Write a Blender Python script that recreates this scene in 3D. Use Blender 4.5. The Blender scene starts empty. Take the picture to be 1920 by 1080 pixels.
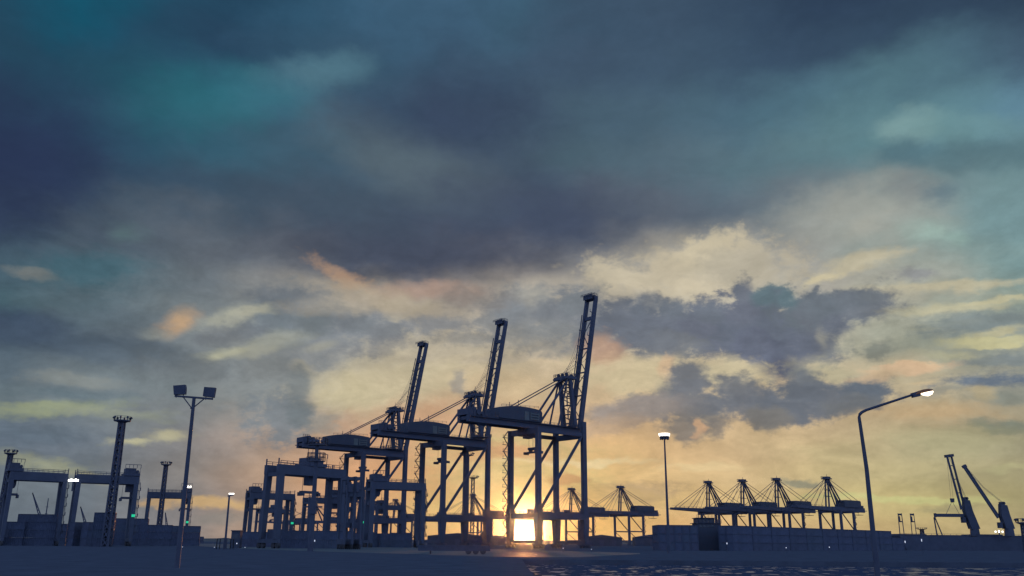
import bpy, math, random
from mathutils import Vector, Matrix
random.seed(7)
S = bpy.context.scene
COL = S.collection
R = math.radians

# ------------------------------------------------------------------ camera
FPX, CX, CY, EYE, TILT, ROLL = 1650.0, 960.0, 540.0, 2.0, R(16.15), R(0.4)
fw = Vector((0, math.cos(TILT), math.sin(TILT)))
up0 = Vector((0, -math.sin(TILT), math.cos(TILT)))
rt0 = Vector((1, 0, 0))
rt = math.cos(ROLL)*rt0 + math.sin(ROLL)*up0
up = -math.sin(ROLL)*rt0 + math.cos(ROLL)*up0
cam = bpy.data.cameras.new('camera')
cam.sensor_width = 36.0
cam.lens = FPX/1920*36
cam.clip_start = 0.1
cam.clip_end = 60000
camo = bpy.data.objects.new('camera', cam)
COL.objects.link(camo)
camo.matrix_world = Matrix((
    (rt.x, up.x, -fw.x, 0), (rt.y, up.y, -fw.y, 0), (rt.z, up.z, -fw.z, EYE), (0, 0, 0, 1)))
S.camera = camo


def ray(px, py):
    return (px-CX)/FPX*rt - (py-CY)/FPX*up + fw


def at(px, py, dep):
    """world point seen at a pixel of the photograph, `dep` metres north of the camera"""
    d = ray(px, py)
    return d/d.y*dep + Vector((0, 0, EYE))


def ground_at(px, py):
    d = ray(px, py)
    return d*(-EYE/d.z) + Vector((0, 0, EYE))


def spot(px, dep):
    """ground point under a pixel column near the horizon"""
    p = at(px, 1000, dep)
    return Vector((p.x, p.y, 0))


def proj(d):
    z = d.dot(fw)
    return CX+FPX*d.dot(rt)/z, CY-FPX*d.dot(up)/z


# ------------------------------------------------------------------ exposure
S.render.engine = 'CYCLES'
S.view_settings.view_transform = 'Standard'
S.view_settings.look = 'None'
S.view_settings.exposure = 0
S.view_settings.gamma = 1
S.cycles.max_bounces = 2
S.cycles.diffuse_bounces = 1
S.cycles.glossy_bounces = 2
S.cycles.caustics_reflective = False


# ------------------------------------------------------------------ sky
def lin(h):
    h = h.lstrip('#')
    v = [int(h[i:i+2], 16)/255 for i in (0, 2, 4)]
    return tuple((c/12.92 if c <= .04045 else ((c+.055)/1.055)**2.4) for c in v)


# broad colours of the clouded evening sky (rows: height, columns: bearing)
GX = [0, 160, 320, 480, 640, 800, 960, 1120, 1280, 1440, 1600, 1760, 1920]
GRID = [
 (0,   '24485f 115a72 284a62 284a63 39607a 436480 40637a 3d5268 41576d 33475e 30425a 2f4159 33475c'),
 (90,  '264a60 26495f 294861 2b4760 3a5a72 3d5a70 3f5a70 43586e 42566d 3a4f66 3c5268 3d566b 42566c'),
 (180, '2c3f5a 294a63 285f70 3b6b80 42637a 394a64 43556c 44586e 476476 4c6b80 5a7f8a 5d828e 668da4'),
 (270, '2c3a58 2f445d 366074 3c6174 456073 47566a 455868 526f7c 5d7483 5c7c87 678a92 5f8790 6b9098'),
 (360, '2b3857 2f415d 3d5568 3f5367 485869 4c5b6c 47566a 4a5b6b 556774 5f7481 7d898c 7f8f92 749297'),
 (420, '35495b 4a5767 5a6773 505f6d 465566 455267 434e66 575f6f 6c7280 666d7c 9b9f9b 8ba39d 7a9aa0'),
 (480, '3f5766 566873 666d77 6d7077 4f5767 484f61 4d5465 7f8287 a9a498 a0a09c a8a89f 8fa19d 6f9297'),
 (540, '46606a 4a666e 5f6e77 808589 a09789 938a84 9b9590 b9b1a0 c2b9a4 b8b3a2 a5a29c b0ac99 84988f'),
 (600, '3d5062 536472 767d81 7e8687 94948f b0a794 a8a092 b0a797 bdb39e b3ad9b a3a495 a2a494 8f9a92'),
 (650, '536472 56646f 767e81 80868a 9a988f b8ad98 beb29a c2ad97 c2b597 b7ae97 a5a493 999f8f 8b9190'),
 (700, '5f6f7b 6f7a80 727e83 848a8c c3b99b c2b597 c8b797 cdb894 cbb995 c0b394 b9ae92 b0a890 8a8f88'),
 (760, '6c7a7f 757f82 7b8182 7f8588 c0b495 c7b08f c9b08a c9ae8c c9b08b c5ad88 bda687 bfaa84 a39a80'),
 (820, '626f7a 707a7f 7d8180 9a8f82 bf9f80 c8a37c cfa577 cfa976 d3b07f cfb588 c4b286 b0a782 9f9a7c'),
 (880, '6c777a 6a7477 7d7f7b b3987b cf9f72 d8aa6e d8b57f dbb878 d8b985 ceb585 beb07f afa57a 9f9873'),
 (940, '69757a 6d777a 7a7c7a a9937c cb986c d4a96c d0b67c d6b272 dbbb7e d3b97f c6b57a baad75 aaa072'),
 (1010,'6a757b 6f777b 85817d b0967b cf9a68 d9a264 d6ad6c dda865 ddb077 d2ac75 c6a873 b9a270 ab9c70'),
]
GROWS = [(y, [lin(c) for c in s.split()]) for y, s in GRID]


def grid_colour(px, py):
    px = min(max(px, 0), 1920)
    py = min(max(py, 0), 1010)
    i = min(int(px//160), 11)
    fx = px/160-i
    for k in range(len(GROWS)-1):
        if GROWS[k+1][0] >= py:
            break
    fy = (py-GROWS[k][0])/(GROWS[k+1][0]-GROWS[k][0])
    out = []
    for c in range(3):
        a = GROWS[k][1][i][c]*(1-fx)+GROWS[k][1][i+1][c]*fx
        b = GROWS[k+1][1][i][c]*(1-fx)+GROWS[k+1][1][i+1][c]*fx
        out.append((a*(1-fy)+b*fy)*(1.0 if c < 2 else 1+.10*min(max((py-720)/120, 0), 1)))
    return out


def azel(px, py):
    d = ray(px, py).normalized()
    return math.degrees(math.atan2(d.x, d.y)), math.degrees(math.asin(d.z))


SUN_AZ, SUN_EL = azel(984, 989)

W = bpy.data.worlds.new('World')
S.world = W
W.use_nodes = True
NT = W.node_tree
NT.nodes.clear()


def node(t, **kw):
    n = NT.nodes.new(t)
    for k, v in kw.items():
        setattr(n, k, v)
    return n


def put(sock, v):
    if isinstance(v, bpy.types.NodeSocket):
        NT.links.new(v, sock)
    else:
        sock.default_value = v


def mth(op, a, b=0.0, c=0.0, clamp=False):
    n = node('ShaderNodeMath', operation=op, use_clamp=clamp)
    for i, v in enumerate((a, b, c)):
        put(n.inputs[i], v)
    return n.outputs[0]


def vmth(op, a, b=None, scale=None):
    n = node('ShaderNodeVectorMath', operation=op)
    put(n.inputs[0], a)
    if b is not None:
        put(n.inputs[1], b)
    if scale is not None:
        put(n.inputs['Scale'], scale)
    return n.outputs['Value'] if op in ('LENGTH', 'DOT_PRODUCT', 'DISTANCE') else n.outputs[0]


def ramp01(v, lo, hi, a=0.0, b=1.0, smooth=True):
    n = node('ShaderNodeMapRange')
    n.interpolation_type = 'SMOOTHSTEP' if smooth else 'LINEAR'
    n.clamp = True
    for i, x in enumerate((v, lo, hi, a, b)):
        put(n.inputs[i], x)
    return n.outputs[0]


def mix(f, a, b, mode='MIX'):
    n = node('ShaderNodeMix', data_type='RGBA', blend_type=mode)
    n.clamp_factor = True
    put(n.inputs[0], f)
    put(n.inputs[6], a if isinstance(a, bpy.types.NodeSocket) else (*a, 1))
    put(n.inputs[7], b if isinstance(b, bpy.types.NodeSocket) else (*b, 1))
    return n.outputs[2]


def noise(vec, scale, detail=5, rough=.55, kind='Fac', dim='3D', dist=0.0):
    n = node('ShaderNodeTexNoise', noise_dimensions=dim)
    put(n.inputs['Vector'], vec)
    n.inputs['Distortion'].default_value = dist
    n.inputs['Scale'].default_value = scale
    n.inputs['Detail'].default_value = detail
    n.inputs['Roughness'].default_value = rough
    return n.outputs[0] if kind == 'Fac' else n.outputs[1]


tc = node('ShaderNodeTexCoord').outputs['Generated']
sx = node('ShaderNodeSeparateXYZ')
put(sx.inputs[0], tc)
AZ = mth('MULTIPLY', mth('ARCTAN2', sx.outputs[0], sx.outputs[1]), 57.29578)
EL = mth('MULTIPLY', mth('ARCSINE', sx.outputs[2]), 57.29578)
cb = node('ShaderNodeCombineXYZ')
put(cb.inputs[0], AZ)
put(cb.inputs[1], EL)
P = cb.outputs[0]
# turbulence: round billows, and long flat streaks lower down
MICRO = noise(vmth('MULTIPLY', P, (1.5, 2.3, 1)), 1.0, 5, .65)
BILLOW = noise(vmth('MULTIPLY', P, (.16, .20, 1)), 1.0, 7, .58)
FINE = noise(vmth('MULTIPLY', P, (.55, .85, 1)), 1.0, 6, .6, dist=.5)
STREAK = noise(vmth('MULTIPLY', vmth('ADD', P, (40, 11, 3)), (.10, .62, 1)), 1.0, 6, .6)
WARP = noise(vmth('MULTIPLY', P, (.15, .24, 1)), 1.0, 5, .55, 'Color')
WV = vmth('MULTIPLY', vmth('SUBTRACT', WARP, (.5, .5, .5)), (9.0, 5.0, 0))
WARP2 = noise(vmth('MULTIPLY', P, (.5, .8, 1)), 1.0, 4, .55, 'Color')
WV2 = vmth('MULTIPLY', vmth('SUBTRACT', WARP2, (.5, .5, .5)), (1.8, 1.2, 0))
LOWFADE = ramp01(EL, 0.0, 14.0, .15, 1.0)
PW = vmth('ADD', P, vmth('SCALE', WV, scale=LOWFADE))
PB = vmth('ADD', P, WV2)
sw = node('ShaderNodeSeparateXYZ')
put(sw.inputs[0], PW)
AZW, ELW = sw.outputs[0], sw.outputs[1]

AZC = [-35 + 70*i/14 for i in range(15)]
ELC = [-1, 1, 2.5, 4, 5.5, 7.5, 9.5, 11.5, 13.5, 15.5, 18, 21, 24, 27, 30, 33, 37]
ELT = mth('DIVIDE', mth('ADD', ELW, 1.0), 38.0, clamp=True)
field = None
for i, a in enumerate(AZC):
    rn = node('ShaderNodeValToRGB')
    rn.color_ramp.interpolation = 'B_SPLINE' if False else 'EASE'
    els = rn.color_ramp.elements
    while len(els) < len(ELC):
        els.new(.5)
    for k, e in enumerate(ELC):
        d = Vector((math.sin(R(a))*math.cos(R(e)), math.cos(R(a))*math.cos(R(e)), math.sin(R(e))))
        els[k].position = (e+1)/38
    for k, e in enumerate(ELC):
        d = Vector((math.sin(R(a))*math.cos(R(e)), math.cos(R(a))*math.cos(R(e)), math.sin(R(e))))
        els[k].color = (*grid_colour(*proj(d)), 1)
    # (each lookup waits for the one before it, which keeps the shader's working memory small)
    put(rn.inputs[0], ELT if field is None else mth('MULTIPLY_ADD', field, 1e-7, ELT))
    field = rn.outputs[0] if field is None else mix(ramp01(AZW, AZC[i-1], a, smooth=False), field, rn.outputs[0])

# single clouds and gaps: (px, py, half width, half height, tilt, colour, opacity, edge, kind)
CLOUDS = [
 # upper deck
 (780, 312, 150, 46, 22, '5d6e78', .8, .85, 'd'), (905, 350, 90, 30, 10, '52606e', .6, .7, 'd'),
 (600, 135, 75, 30, -5, '587f8f', .75, .7, 'd'), (390, 192, 120, 45, -4, '27707a', .42, .7, 'd'),
 (500, 178, 70, 36, 0, '40788a', .45, .7, 'd'), (45, 315, 130, 95, 0, '2b3756', .7, .6, 'd'),
 (170, 507, 75, 30, 0, '3e6370', .7, .75, 's'), (55, 513, 36, 6, 10, '80817c', .6, .95, 's'),
 (235, 440, 30, 16, 0, '5f7a7b', .5, .95, 'd'), (840, 215, 150, 50, 0, '37465f', .6, .8, 'd'),
 (760, 470, 190, 40, 4, '434d61', .6, .8, 'd'), (1010, 400, 150, 50, 5, '424d66', .6, .8, 'd'),
 (1700, 238, 48, 26, -10, '86a6a6', .75, .7, 'd'), (1800, 238, 90, 24, 0, '759b9f', .6, .7, 'd'),
 (1850, 292, 120, 26, -8, '57757f', .7, .6, 'd'), (1690, 288, 42, 24, 0, '54737f', .7, .6, 'd'),
 (1580, 395, 90, 50, -8, 'a8aaa2', .75, .7, 'd'), (1690, 400, 90, 55, 0, 'a5a9a1', .6, .7, 'd'),
 (1760, 440, 60, 18, 8, '98b4ac', .5, .95, 'd'), (1748, 436, 16, 10, 0, 'a9c4ba', .5, .95, 'd'), (1795, 448, 22, 8, -10, 'a0bdb3', .5, .95, 'd'), (1765, 362, 30, 15, -8, '667e8b', .7, .95, 'b'),
 (1700, 350, 34, 26, 0, '83898b', .6, .7, 'd'), (1870, 400, 60, 60, 0, '78979c', .6, .8, 'd'),
 # cream break under the deck
 (1290, 512, 150, 46, -6, 'cbbfa5', .85, .5, 'b'), (1325, 472, 48, 28, -20, 'd3c7ab', .9, .5, 'b'),
 (1185, 522, 70, 22, 5, 'cabfa7', .85, .5, 'b'), (1400, 505, 80, 30, 0, 'bcb5a3', .7, .6, 'b'),
 (1605, 494, 64, 13, -16, 'c3ba9f', .85, .6, 's'), (1538, 526, 32, 9, -16, 'd2c6a3', .85, .6, 's'),
 (1720, 516, 45, 11, 0, '8d8f92', .8, .6, 's'), (1760, 538, 130, 9, -4, 'c6bc9d', .75, .6, 's'),
 (1640, 560, 100, 14, -6, 'aeab9b', .6, .6, 's'),
 (645, 520, 55, 16, 28, 'b8977c', .75, .6, 'b'), (825, 546, 80, 12, 0, 'ad9283', .7, .7, 's'),
 (1000, 555, 60, 24, -5, 'a9a397', .6, .7, 'd'), (700, 560, 90, 20, 10, 'b8aa94', .6, .7, 'b'),
 # left side
 (335, 603, 26, 15, -30, 'c8a277', .7, .95, 'd'), (440, 595, 60, 14, -12, 'a0a193', .75, .6, 's'),
 (425, 665, 42, 9, -8, 'a3a492', .75, .6, 's'), (290, 628, 22, 10, 0, '8d918b', .6, .7, 's'),
 (140, 712, 75, 13, 5, '878d8b', .75, .6, 's'), (80, 766, 120, 12, -2, '98a082', .85, .6, 's'),
 (215, 776, 90, 9, 4, '949a88', .6, .6, 's'), (100, 872, 85, 13, 9, '93967f', .85, .5, 's'),
 (175, 893, 45, 9, 9, 'a09c80', .8, .6, 's'), (245, 829, 36, 7, -4, 'aaa88d', .8, .6, 's'),
 (312, 817, 42, 11, -3, 'aba78e', .85, .6, 's'), (390, 943, 75, 7, 4, 'cba977', .85, .6, 's'),
 (300, 944, 40, 6, 6, 'bf9f76', .85, .6, 's'), (410, 975, 50, 12, 0, '80807c', .6, .7, 's'),
 (35, 610, 90, 24, 3, '3a485f', .75, .7, 'd'), (170, 648, 150, 22, 8, '48586a', .65, .7, 'd'),
 (60, 820, 110, 18, 3, '5c6b78', .6, .7, 's'), (130, 740, 90, 12, 3, '5f727c', .6, .7, 's'),
 # cloud bank left of the cranes and its bright window
 (560, 602, 90, 52, 5, '79828a', .85, .45, 'b'), (690, 614, 66, 27, 4, '80868d', .85, .45, 'b'),
 (820, 608, 66, 17, -6, '868a8f', .85, .5, 'b'), (615, 662, 80, 24, -16, '898d90', .75, .5, 'b'),
 (480, 715, 90, 46, 0, '838a8d', .8, .5, 'b'), (525, 778, 56, 44, 10, '7b848b', .9, .35, 'b'),
 (520, 640, 50, 14, -10, 'a2a394', .6, .6, 'b'), (565, 690, 20, 10, 0, 'b0a995', .6, .6, 'b'),
 (720, 720, 120, 26, -8, 'cbbf9e', .6, .6, 'b'), (640, 745, 50, 25, 0, 'c9bd9b', .7, .6, 'b'),
 (615, 795, 52, 20, 6, '9a968e', .8, .4, 'b'), (660, 800, 26, 18, 0, 'c2a286', .7, .6, 'b'),
 (862, 724, 13, 19, 0, '9a958d', .8, .5, 'b'), (930, 768, 50, 12, 0, 'a99f91', .7, .5, 'b'),
 (850, 660, 90, 8, -8, 'b3a995', .6, .6, 's'), (960, 672, 70, 7, -4, 'aea494', .6, .6, 's'),
 # big cumulus right of the tallest boom
 (985, 590, 70, 46, 0, '7f858b', .85, .4, 'b'), (1005, 560, 34, 16, 0, 'a6a398', .6, .6, 'b'),
 (1015, 640, 110, 22, 6, '8d8c87', .75, .5, 'b'), (1095, 592, 66, 44, 0, '7c8289', .9, .4, 'b'),
 (930, 600, 40, 18, 0, '868787', .8, .45, 'b'),
 (1200, 612, 92, 48, 0, '6b727e', 1.0, .36, 'b'), (1300, 600, 80, 38, 0, '6d7480', 1.0, .36, 'b'),
 (1360, 615, 80, 48, 0, '6b717f', 1.0, .36, 'b'), (1396, 560, 17, 28, 0, '6d747f', 1.0, .36, 'b'),
 (1455, 560, 32, 20, 0, '60757e', .95, .3, 'b'), (1450, 618, 90, 54, 0, '676f7d', 1.0, .36, 'b'),
 (1520, 590, 66, 34, 0, '6b747d', 1.0, .36, 'b'), (1590, 575, 78, 28, -14, '6d747e', .95, .38, 'b'),
 (1462, 668, 54, 32, 4, '5f6676', 1.0, .36, 'b'), (1540, 645, 44, 32, 20, '6d737d', .95, .38, 'b'),
 (1255, 652, 56, 24, 0, '767b81', .9, .4, 'b'), (1415, 650, 30, 28, 30, '697081', .95, .38, 'b'),
 (1642, 656, 27, 15, -15, '787d77', .8, .5, 'b'), (1541, 628, 8, 17, 8, 'a5a293', .6, .9, 'b'),
 (1590, 640, 34, 12, -30, 'a3a393', .6, .6, 'b'),
 # rounded billows along the edges
 (1165, 580, 26, 20, 0, '6d747f', .85, .5, 'p'), (1215, 572, 30, 20, 0, '6b737e', .85, .5, 'p'), (1262, 578, 28, 16, 0, '6d757f', .85, .5, 'p'), (1330, 585, 26, 18, 0, '6d7580', .85, .5, 'p'),
 (1398, 553, 15, 24, 0, '6d737e', .85, .5, 'p'), (1393, 588, 28, 20, 0, '6b717f', .85, .5, 'p'), (1432, 556, 22, 16, 0, '63777f', .85, .5, 'p'), (1475, 562, 18, 16, 0, '62777f', .85, .5, 'p'),
 (1545, 575, 34, 22, 0, '6c757e', .85, .5, 'p'), (1600, 562, 32, 16, 0, '6c747d', .85, .5, 'p'), (1640, 556, 24, 9, 0, '737a81', .85, .5, 'p'), (1565, 612, 28, 18, 0, '69707d', .85, .5, 'p'),
 (1500, 650, 30, 26, 0, '636a79', .85, .5, 'p'), (1470, 690, 36, 16, 0, '5e6374', .85, .5, 'p'), (1415, 640, 20, 22, 0, '666d7d', .85, .5, 'p'), (1240, 640, 34, 18, 0, '6f757e', .85, .5, 'p'),
 (1180, 635, 40, 18, 0, '6d747f', .85, .5, 'p'), (1258, 732, 26, 28, 0, '72777d', .85, .5, 'p'), (1300, 705, 30, 24, 0, '6f757d', .85, .5, 'p'), (1382, 728, 34, 22, 0, '6d737b', .85, .5, 'p'),
 (1432, 752, 30, 24, 0, '6b707a', .85, .5, 'p'), (1505, 706, 26, 20, 0, '6d747c', .85, .5, 'p'), (1520, 736, 32, 22, 0, '686f7a', .85, .5, 'p'), (1628, 722, 28, 16, 0, '606a77', .85, .5, 'p'),
 (1600, 748, 28, 18, 0, '686f7a', .85, .5, 'p'), (1205, 757, 34, 14, 0, '8d8680', .85, .5, 'p'), (1150, 772, 30, 11, 0, '9d938a', .85, .5, 'p'), (1330, 780, 28, 18, 0, '7b7a78', .85, .5, 'p'),
 (1440, 790, 22, 14, 0, '7d7c78', .85, .5, 'p'), (520, 590, 42, 26, 0, '707a81', .85, .5, 'p'), (590, 602, 34, 22, 0, '727b80', .85, .5, 'p'), (560, 722, 20, 30, 0, '7a8183', .85, .5, 'p'),
 (562, 775, 22, 26, 0, '737d82', .85, .5, 'p'), (500, 690, 40, 20, 0, '7d8283', .85, .5, 'p'), (670, 610, 36, 16, 0, '767d83', .85, .5, 'p'), (730, 622, 32, 14, 0, '7a7f84', .85, .5, 'p'),
 (955, 585, 30, 22, 0, '7d8389', .85, .5, 'p'), (1040, 588, 36, 26, 0, '7c8289', .85, .5, 'p'), (1075, 570, 24, 18, 0, '7d848a', .85, .5, 'p'), (1030, 618, 50, 16, 0, '828688', .85, .5, 'p'),
 # lit gaps and the lower ragged bank
 (1190, 702, 110, 28, 0, 'cbbc99', .8, .5, 'b'), (1370, 700, 62, 24, 0, 'c6ba9a', .85, .45, 'b'),
 (1135, 655, 34, 24, 0, 'c9a48a', .75, .6, 'b'), (1250, 690, 14, 20, 0, 'd0b08f', .7, .5, 'b'),
 (1560, 700, 60, 20, 10, 'b9b396', .6, .6, 'b'), (1480, 720, 20, 14, 0, 'cbb493', .7, .5, 'b'),
 (1290, 722, 36, 40, 0, '6f747c', .95, .4, 'b'), (1300, 764, 96, 26, 0, '73767b', .9, .4, 'b'),
 (1385, 735, 42, 30, 0, '71757b', .95, .4, 'b'), (1200, 768, 92, 20, -6, '988f89', .85, .45, 'b'),
 (1410, 762, 100, 28, 0, '6d727a', .9, .4, 'b'), (1512, 722, 32, 28, 20, '6f757c', .95, .4, 'b'),
 (1530, 752, 92, 30, 0, '6a717b', .95, .4, 'b'), (1632, 736, 42, 25, 6, '626c78', .95, .38, 'b'),
 (1600, 762, 50, 16, -10, '74787c', .85, .45, 'b'), (1285, 800, 30, 26, 0, '807c78', .85, .45, 'b'),
 (1345, 795, 26, 20, 0, '827d78', .8, .45, 'b'), (1440, 785, 34, 18, 0, '7d7b77', .8, .45, 'b'),
 (1130, 800, 60, 12, -5, 'b29b84', .7, .6, 'b'), (1310, 797, 7, 14, 0, 'd3ab86', .8, .5, 'b'),
 (430, 625, 60, 16, -8, '6e747b', .6, .5, 'b'), (350, 690, 80, 20, 6, '6b7378', .6, .6, 'b'),
 (540, 560, 70, 16, 10, '6d747c', .6, .5, 'b'), (620, 575, 60, 14, 0, 'a79f90', .5, .6, 'b'),
 (480, 660, 30, 10, -10, 'a5a596', .6, .6, 'b'), (255, 660, 60, 12, 8, '5f6c76', .5, .6, 's'),
 (200, 600, 80, 20, 5, '5a6771', .5, .7, 'd'), (720, 650, 60, 14, -10, '7d7f82', .6, .5, 'b'),
 (760, 575, 50, 12, 5, 'b3a893', .5, .6, 'b'), (900, 560, 60, 16, 0, '86827f', .6, .6, 'b'),
 (870, 635, 50, 14, 0, '828485', .6, .5, 'b'),
 # small bright flecks
 (470, 587, 30, 8, -14, 'b0ae9a', .75, .9, 's'), (408, 668, 13, 5, -10, 'b4b39b', .8, .7, 'p'),
 (440, 660, 18, 5, -14, 'b0af98', .7, .7, 'p'), (600, 650, 24, 7, -14, 'a3a294', .6, .7, 'p'),
 (318, 815, 20, 7, 0, 'bbb596', .8, .7, 'p'), (255, 827, 24, 4, -6, 'b5b192', .8, .7, 's'),
 (1840, 638, 40, 4, -4, 'cdc697', .85, .6, 's'), (1866, 648, 26, 4, -4, 'cdc697', .8, .6, 's'), (1880, 560, 60, 5, -4, 'c6be99', .7, .6, 's'),
 (1720, 684, 50, 6, -4, 'd8ba95', .8, .5, 's'), (1730, 715, 40, 4, -8, 'c4b08d', .7, .6, 's'), (1620, 420, 30, 18, -30, 'b3b3a8', .5, .9, 'd'),
 # right side
 (1800, 575, 90, 8, -4, 'c3bb98', .6, .6, 's'), (1760, 610, 60, 6, -6, 'b9b493', .6, .6, 's'),
 (1720, 640, 50, 10, -8, '92978b', .6, .6, 's'), (1660, 620, 40, 14, -10, '9ea192', .6, .6, 'b'),
 (1840, 606, 115, 20, -6, '7b8688', .85, .5, 's'), (1850, 640, 66, 9, -3, 'c2bd94', .85, .6, 's'),
 (1880, 622, 50, 6, -8, 'beb792', .75, .6, 's'), (1790, 668, 60, 7, 6, 'b3b092', .7, .6, 's'),
 (1705, 690, 80, 9, -5, 'd2b493', .95, .45, 's'), (1650, 704, 50, 8, -10, 'c7ae8e', .8, .6, 's'),
 (1850, 712, 112, 15, -3, '667485', .92, .45, 's'), (1870, 675, 70, 10, -4, '7d878a', .8, .5, 's'),
 (1780, 733, 60, 8, -3, '8d8d84', .7, .6, 's'), (1880, 748, 70, 9, 0, '858a81', .75, .6, 's'),
 (1838, 738, 20, 12, 0, 'b5a684', .7, .6, 'b'), (1876, 796, 60, 11, 2, '7f8578', .9, .45, 's'),
 (1760, 775, 90, 14, 0, 'c6a981', .6, .7, 's'), (1800, 830, 90, 26, 0, 'a6a27f', .6, .8, 's'),
 (1500, 905, 28, 6, -3, '908e7a', .9, .5, 's'), (1700, 936, 130, 6, 2, 'c6c488', .8, .6, 's'),
 (1780, 953, 50, 6, 0, 'a39a75', .8, .6, 's'), (1900, 878, 60, 5, -6, 'b5b086', .6, .6, 's'),
 (1330, 878, 90, 6, 0, 'dcc596', .6, .6, 's'), (1560, 850, 70, 14, 0, 'b9ab82', .5, .8, 's'),
 # warm glow round the low sun
 (790, 800, 110, 34, -8, 'cea07e', .6, .8, 'b'), (740, 880, 110, 40, 0, 'd2a079', .5, .8, 'b'),
 (960, 885, 120, 66, 0, 'cdc28a', .65, .8, 's'), (1075, 866, 120, 6, 0, 'e0cda0', .75, .6, 's'),
 (920, 850, 60, 10, -4, 'cd9c74', .6, .6, 's'), (985, 848, 50, 12, 4, 'cf9f78', .7, .6, 's'),
 (1190, 921, 66, 15, -3, 'ae9777', .75, .5, 's'), (1090, 925, 90, 12, 0, 'c9ab74', .6, .6, 's'),
 (1065, 898, 22, 7, 0, 'bb8d67', .75, .6, 's'), (1270, 940, 60, 8, 0, 'b9a070', .5, .7, 's'),
 (890, 960, 110, 36, 0, 'd6b97c', .6, .8, 's'), (1090, 985, 120, 22, 0, 'dcb56e', .6, .8, 's'),
]
sky = field
RAG = {'b': (mth('ADD', mth('MULTIPLY', mth('SUBTRACT', BILLOW, .5), 1.6), mth('MULTIPLY', mth('SUBTRACT', mth('MULTIPLY_ADD', MICRO, .5, mth('MULTIPLY', FINE, .8)), .65), 2.1)), PB),
       's': (mth('ADD', mth('MULTIPLY', mth('SUBTRACT', STREAK, .5), 2.6), mth('MULTIPLY', mth('SUBTRACT', MICRO, .5), 1.1)), PB),
       'd': (mth('ADD', mth('MULTIPLY', mth('SUBTRACT', BILLOW, .5), 1.9), mth('MULTIPLY', mth('SUBTRACT', FINE, .5), .5)), PB),
       'p': (mth('ADD', mth('MULTIPLY', mth('SUBTRACT', FINE, .5), 1.0), mth('MULTIPLY', mth('SUBTRACT', MICRO, .5), .8)), P),
       'n': (mth('MULTIPLY', mth('SUBTRACT', FINE, .5), .7), P)}
for (px, py, rx, ry, rot, colr, op, edge, kind) in CLOUDS:
    a0, e0 = azel(px, py)
    a1, e1 = azel(px+rx, py)
    a2, e2 = azel(px, py-ry)
    ra = math.hypot(a1-a0, 0)
    rb = abs(e2-e0)
    sk = math.degrees(math.atan2(e1-e0, a1-a0))
    mp = node('ShaderNodeMapping', vector_type='TEXTURE')
    rag, src = RAG[kind]
    seq = node('ShaderNodeVectorMath', operation='MULTIPLY_ADD')
    put(seq.inputs[0], sky)
    seq.inputs[1].default_value = (1e-6, 1e-6, 1e-6)
    put(seq.inputs[2], src)
    put(mp.inputs['Vector'], seq.outputs[0])
    mp.inputs['Location'].default_value = (a0, e0, 0)
    mp.inputs['Rotation'].default_value = (0, 0, R(-rot+sk))
    mp.inputs['Scale'].default_value = (ra*1.12, rb*1.12, 1)
    d = mth('ADD', vmth('LENGTH', mp.outputs[0]), rag)
    sky = mix(ramp01(d, 1+edge, 1-edge, 0, op), sky, lin(colr))

# fine mottling, flatter and streakier towards the horizon
MOT = mix(ramp01(EL, 3, 15), STREAK, FINE)
LOW = ramp01(EL, 22, 13, .36, 1.0)       # the high deck is smoother
mot = mth('MULTIPLY_ADD', mth('SUBTRACT', MOT, .5), mth('MULTIPLY', LOW, .32), 1.0)
mot2 = mth('MULTIPLY_ADD', mth('SUBTRACT', MICRO, .5), mth('MULTIPLY', LOW, .26), 1.0)
WISP = noise(vmth('MULTIPLY', P, (.26, .50, 1)), 1.0, 7, .62, dist=.5)     # filaments
WISP = ramp01(WISP, .30, .72)
mot3 = mth('MULTIPLY_ADD', mth('SUBTRACT', WISP, .45), mth('MULTIPLY', LOW, .28), 1.0)
sky = vmth('SCALE', sky, scale=mth('MULTIPLY', mth('MULTIPLY', mot, mot2), mot3))
sky = vmth('SCALE', sky, scale=ramp01(EL, 14, 19, 1.0, .92))

# the sun behind thin cloud at the horizon
sd = vmth('LENGTH', vmth('DIVIDE', vmth('SUBTRACT', P, (SUN_AZ, SUN_EL, 0)), (1, 1, 1)))
sky = mix(mth('MULTIPLY', mth('EXPONENT', mth('MULTIPLY', sd, -.5)), .45), sky, (.86, .62, .24))
sky = mix(ramp01(sd, 1.3, .45), sky, (.62, .55, .46))

# deep blue dusk sky behind the viewer
REAR = node('ShaderNodeValToRGB')
re_ = REAR.color_ramp.elements
re_[0].position, re_[0].color = 0.0, (.40, .52, .84, 1)
re_[1].position, re_[1].color = 1.0, (.15, .22, .38, 1)
put(REAR.inputs[0], mth('DIVIDE', EL, 70.0, clamp=True))
back = vmth('SCALE', REAR.outputs[0], scale=mth('MULTIPLY_ADD', mth('SUBTRACT', BILLOW, .5), .5, 1.0))
sky = mix(ramp01(mth('ABSOLUTE', AZ), 40, 85), sky, back)
sky = mix(ramp01(EL, 38, 75), sky, back)

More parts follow.
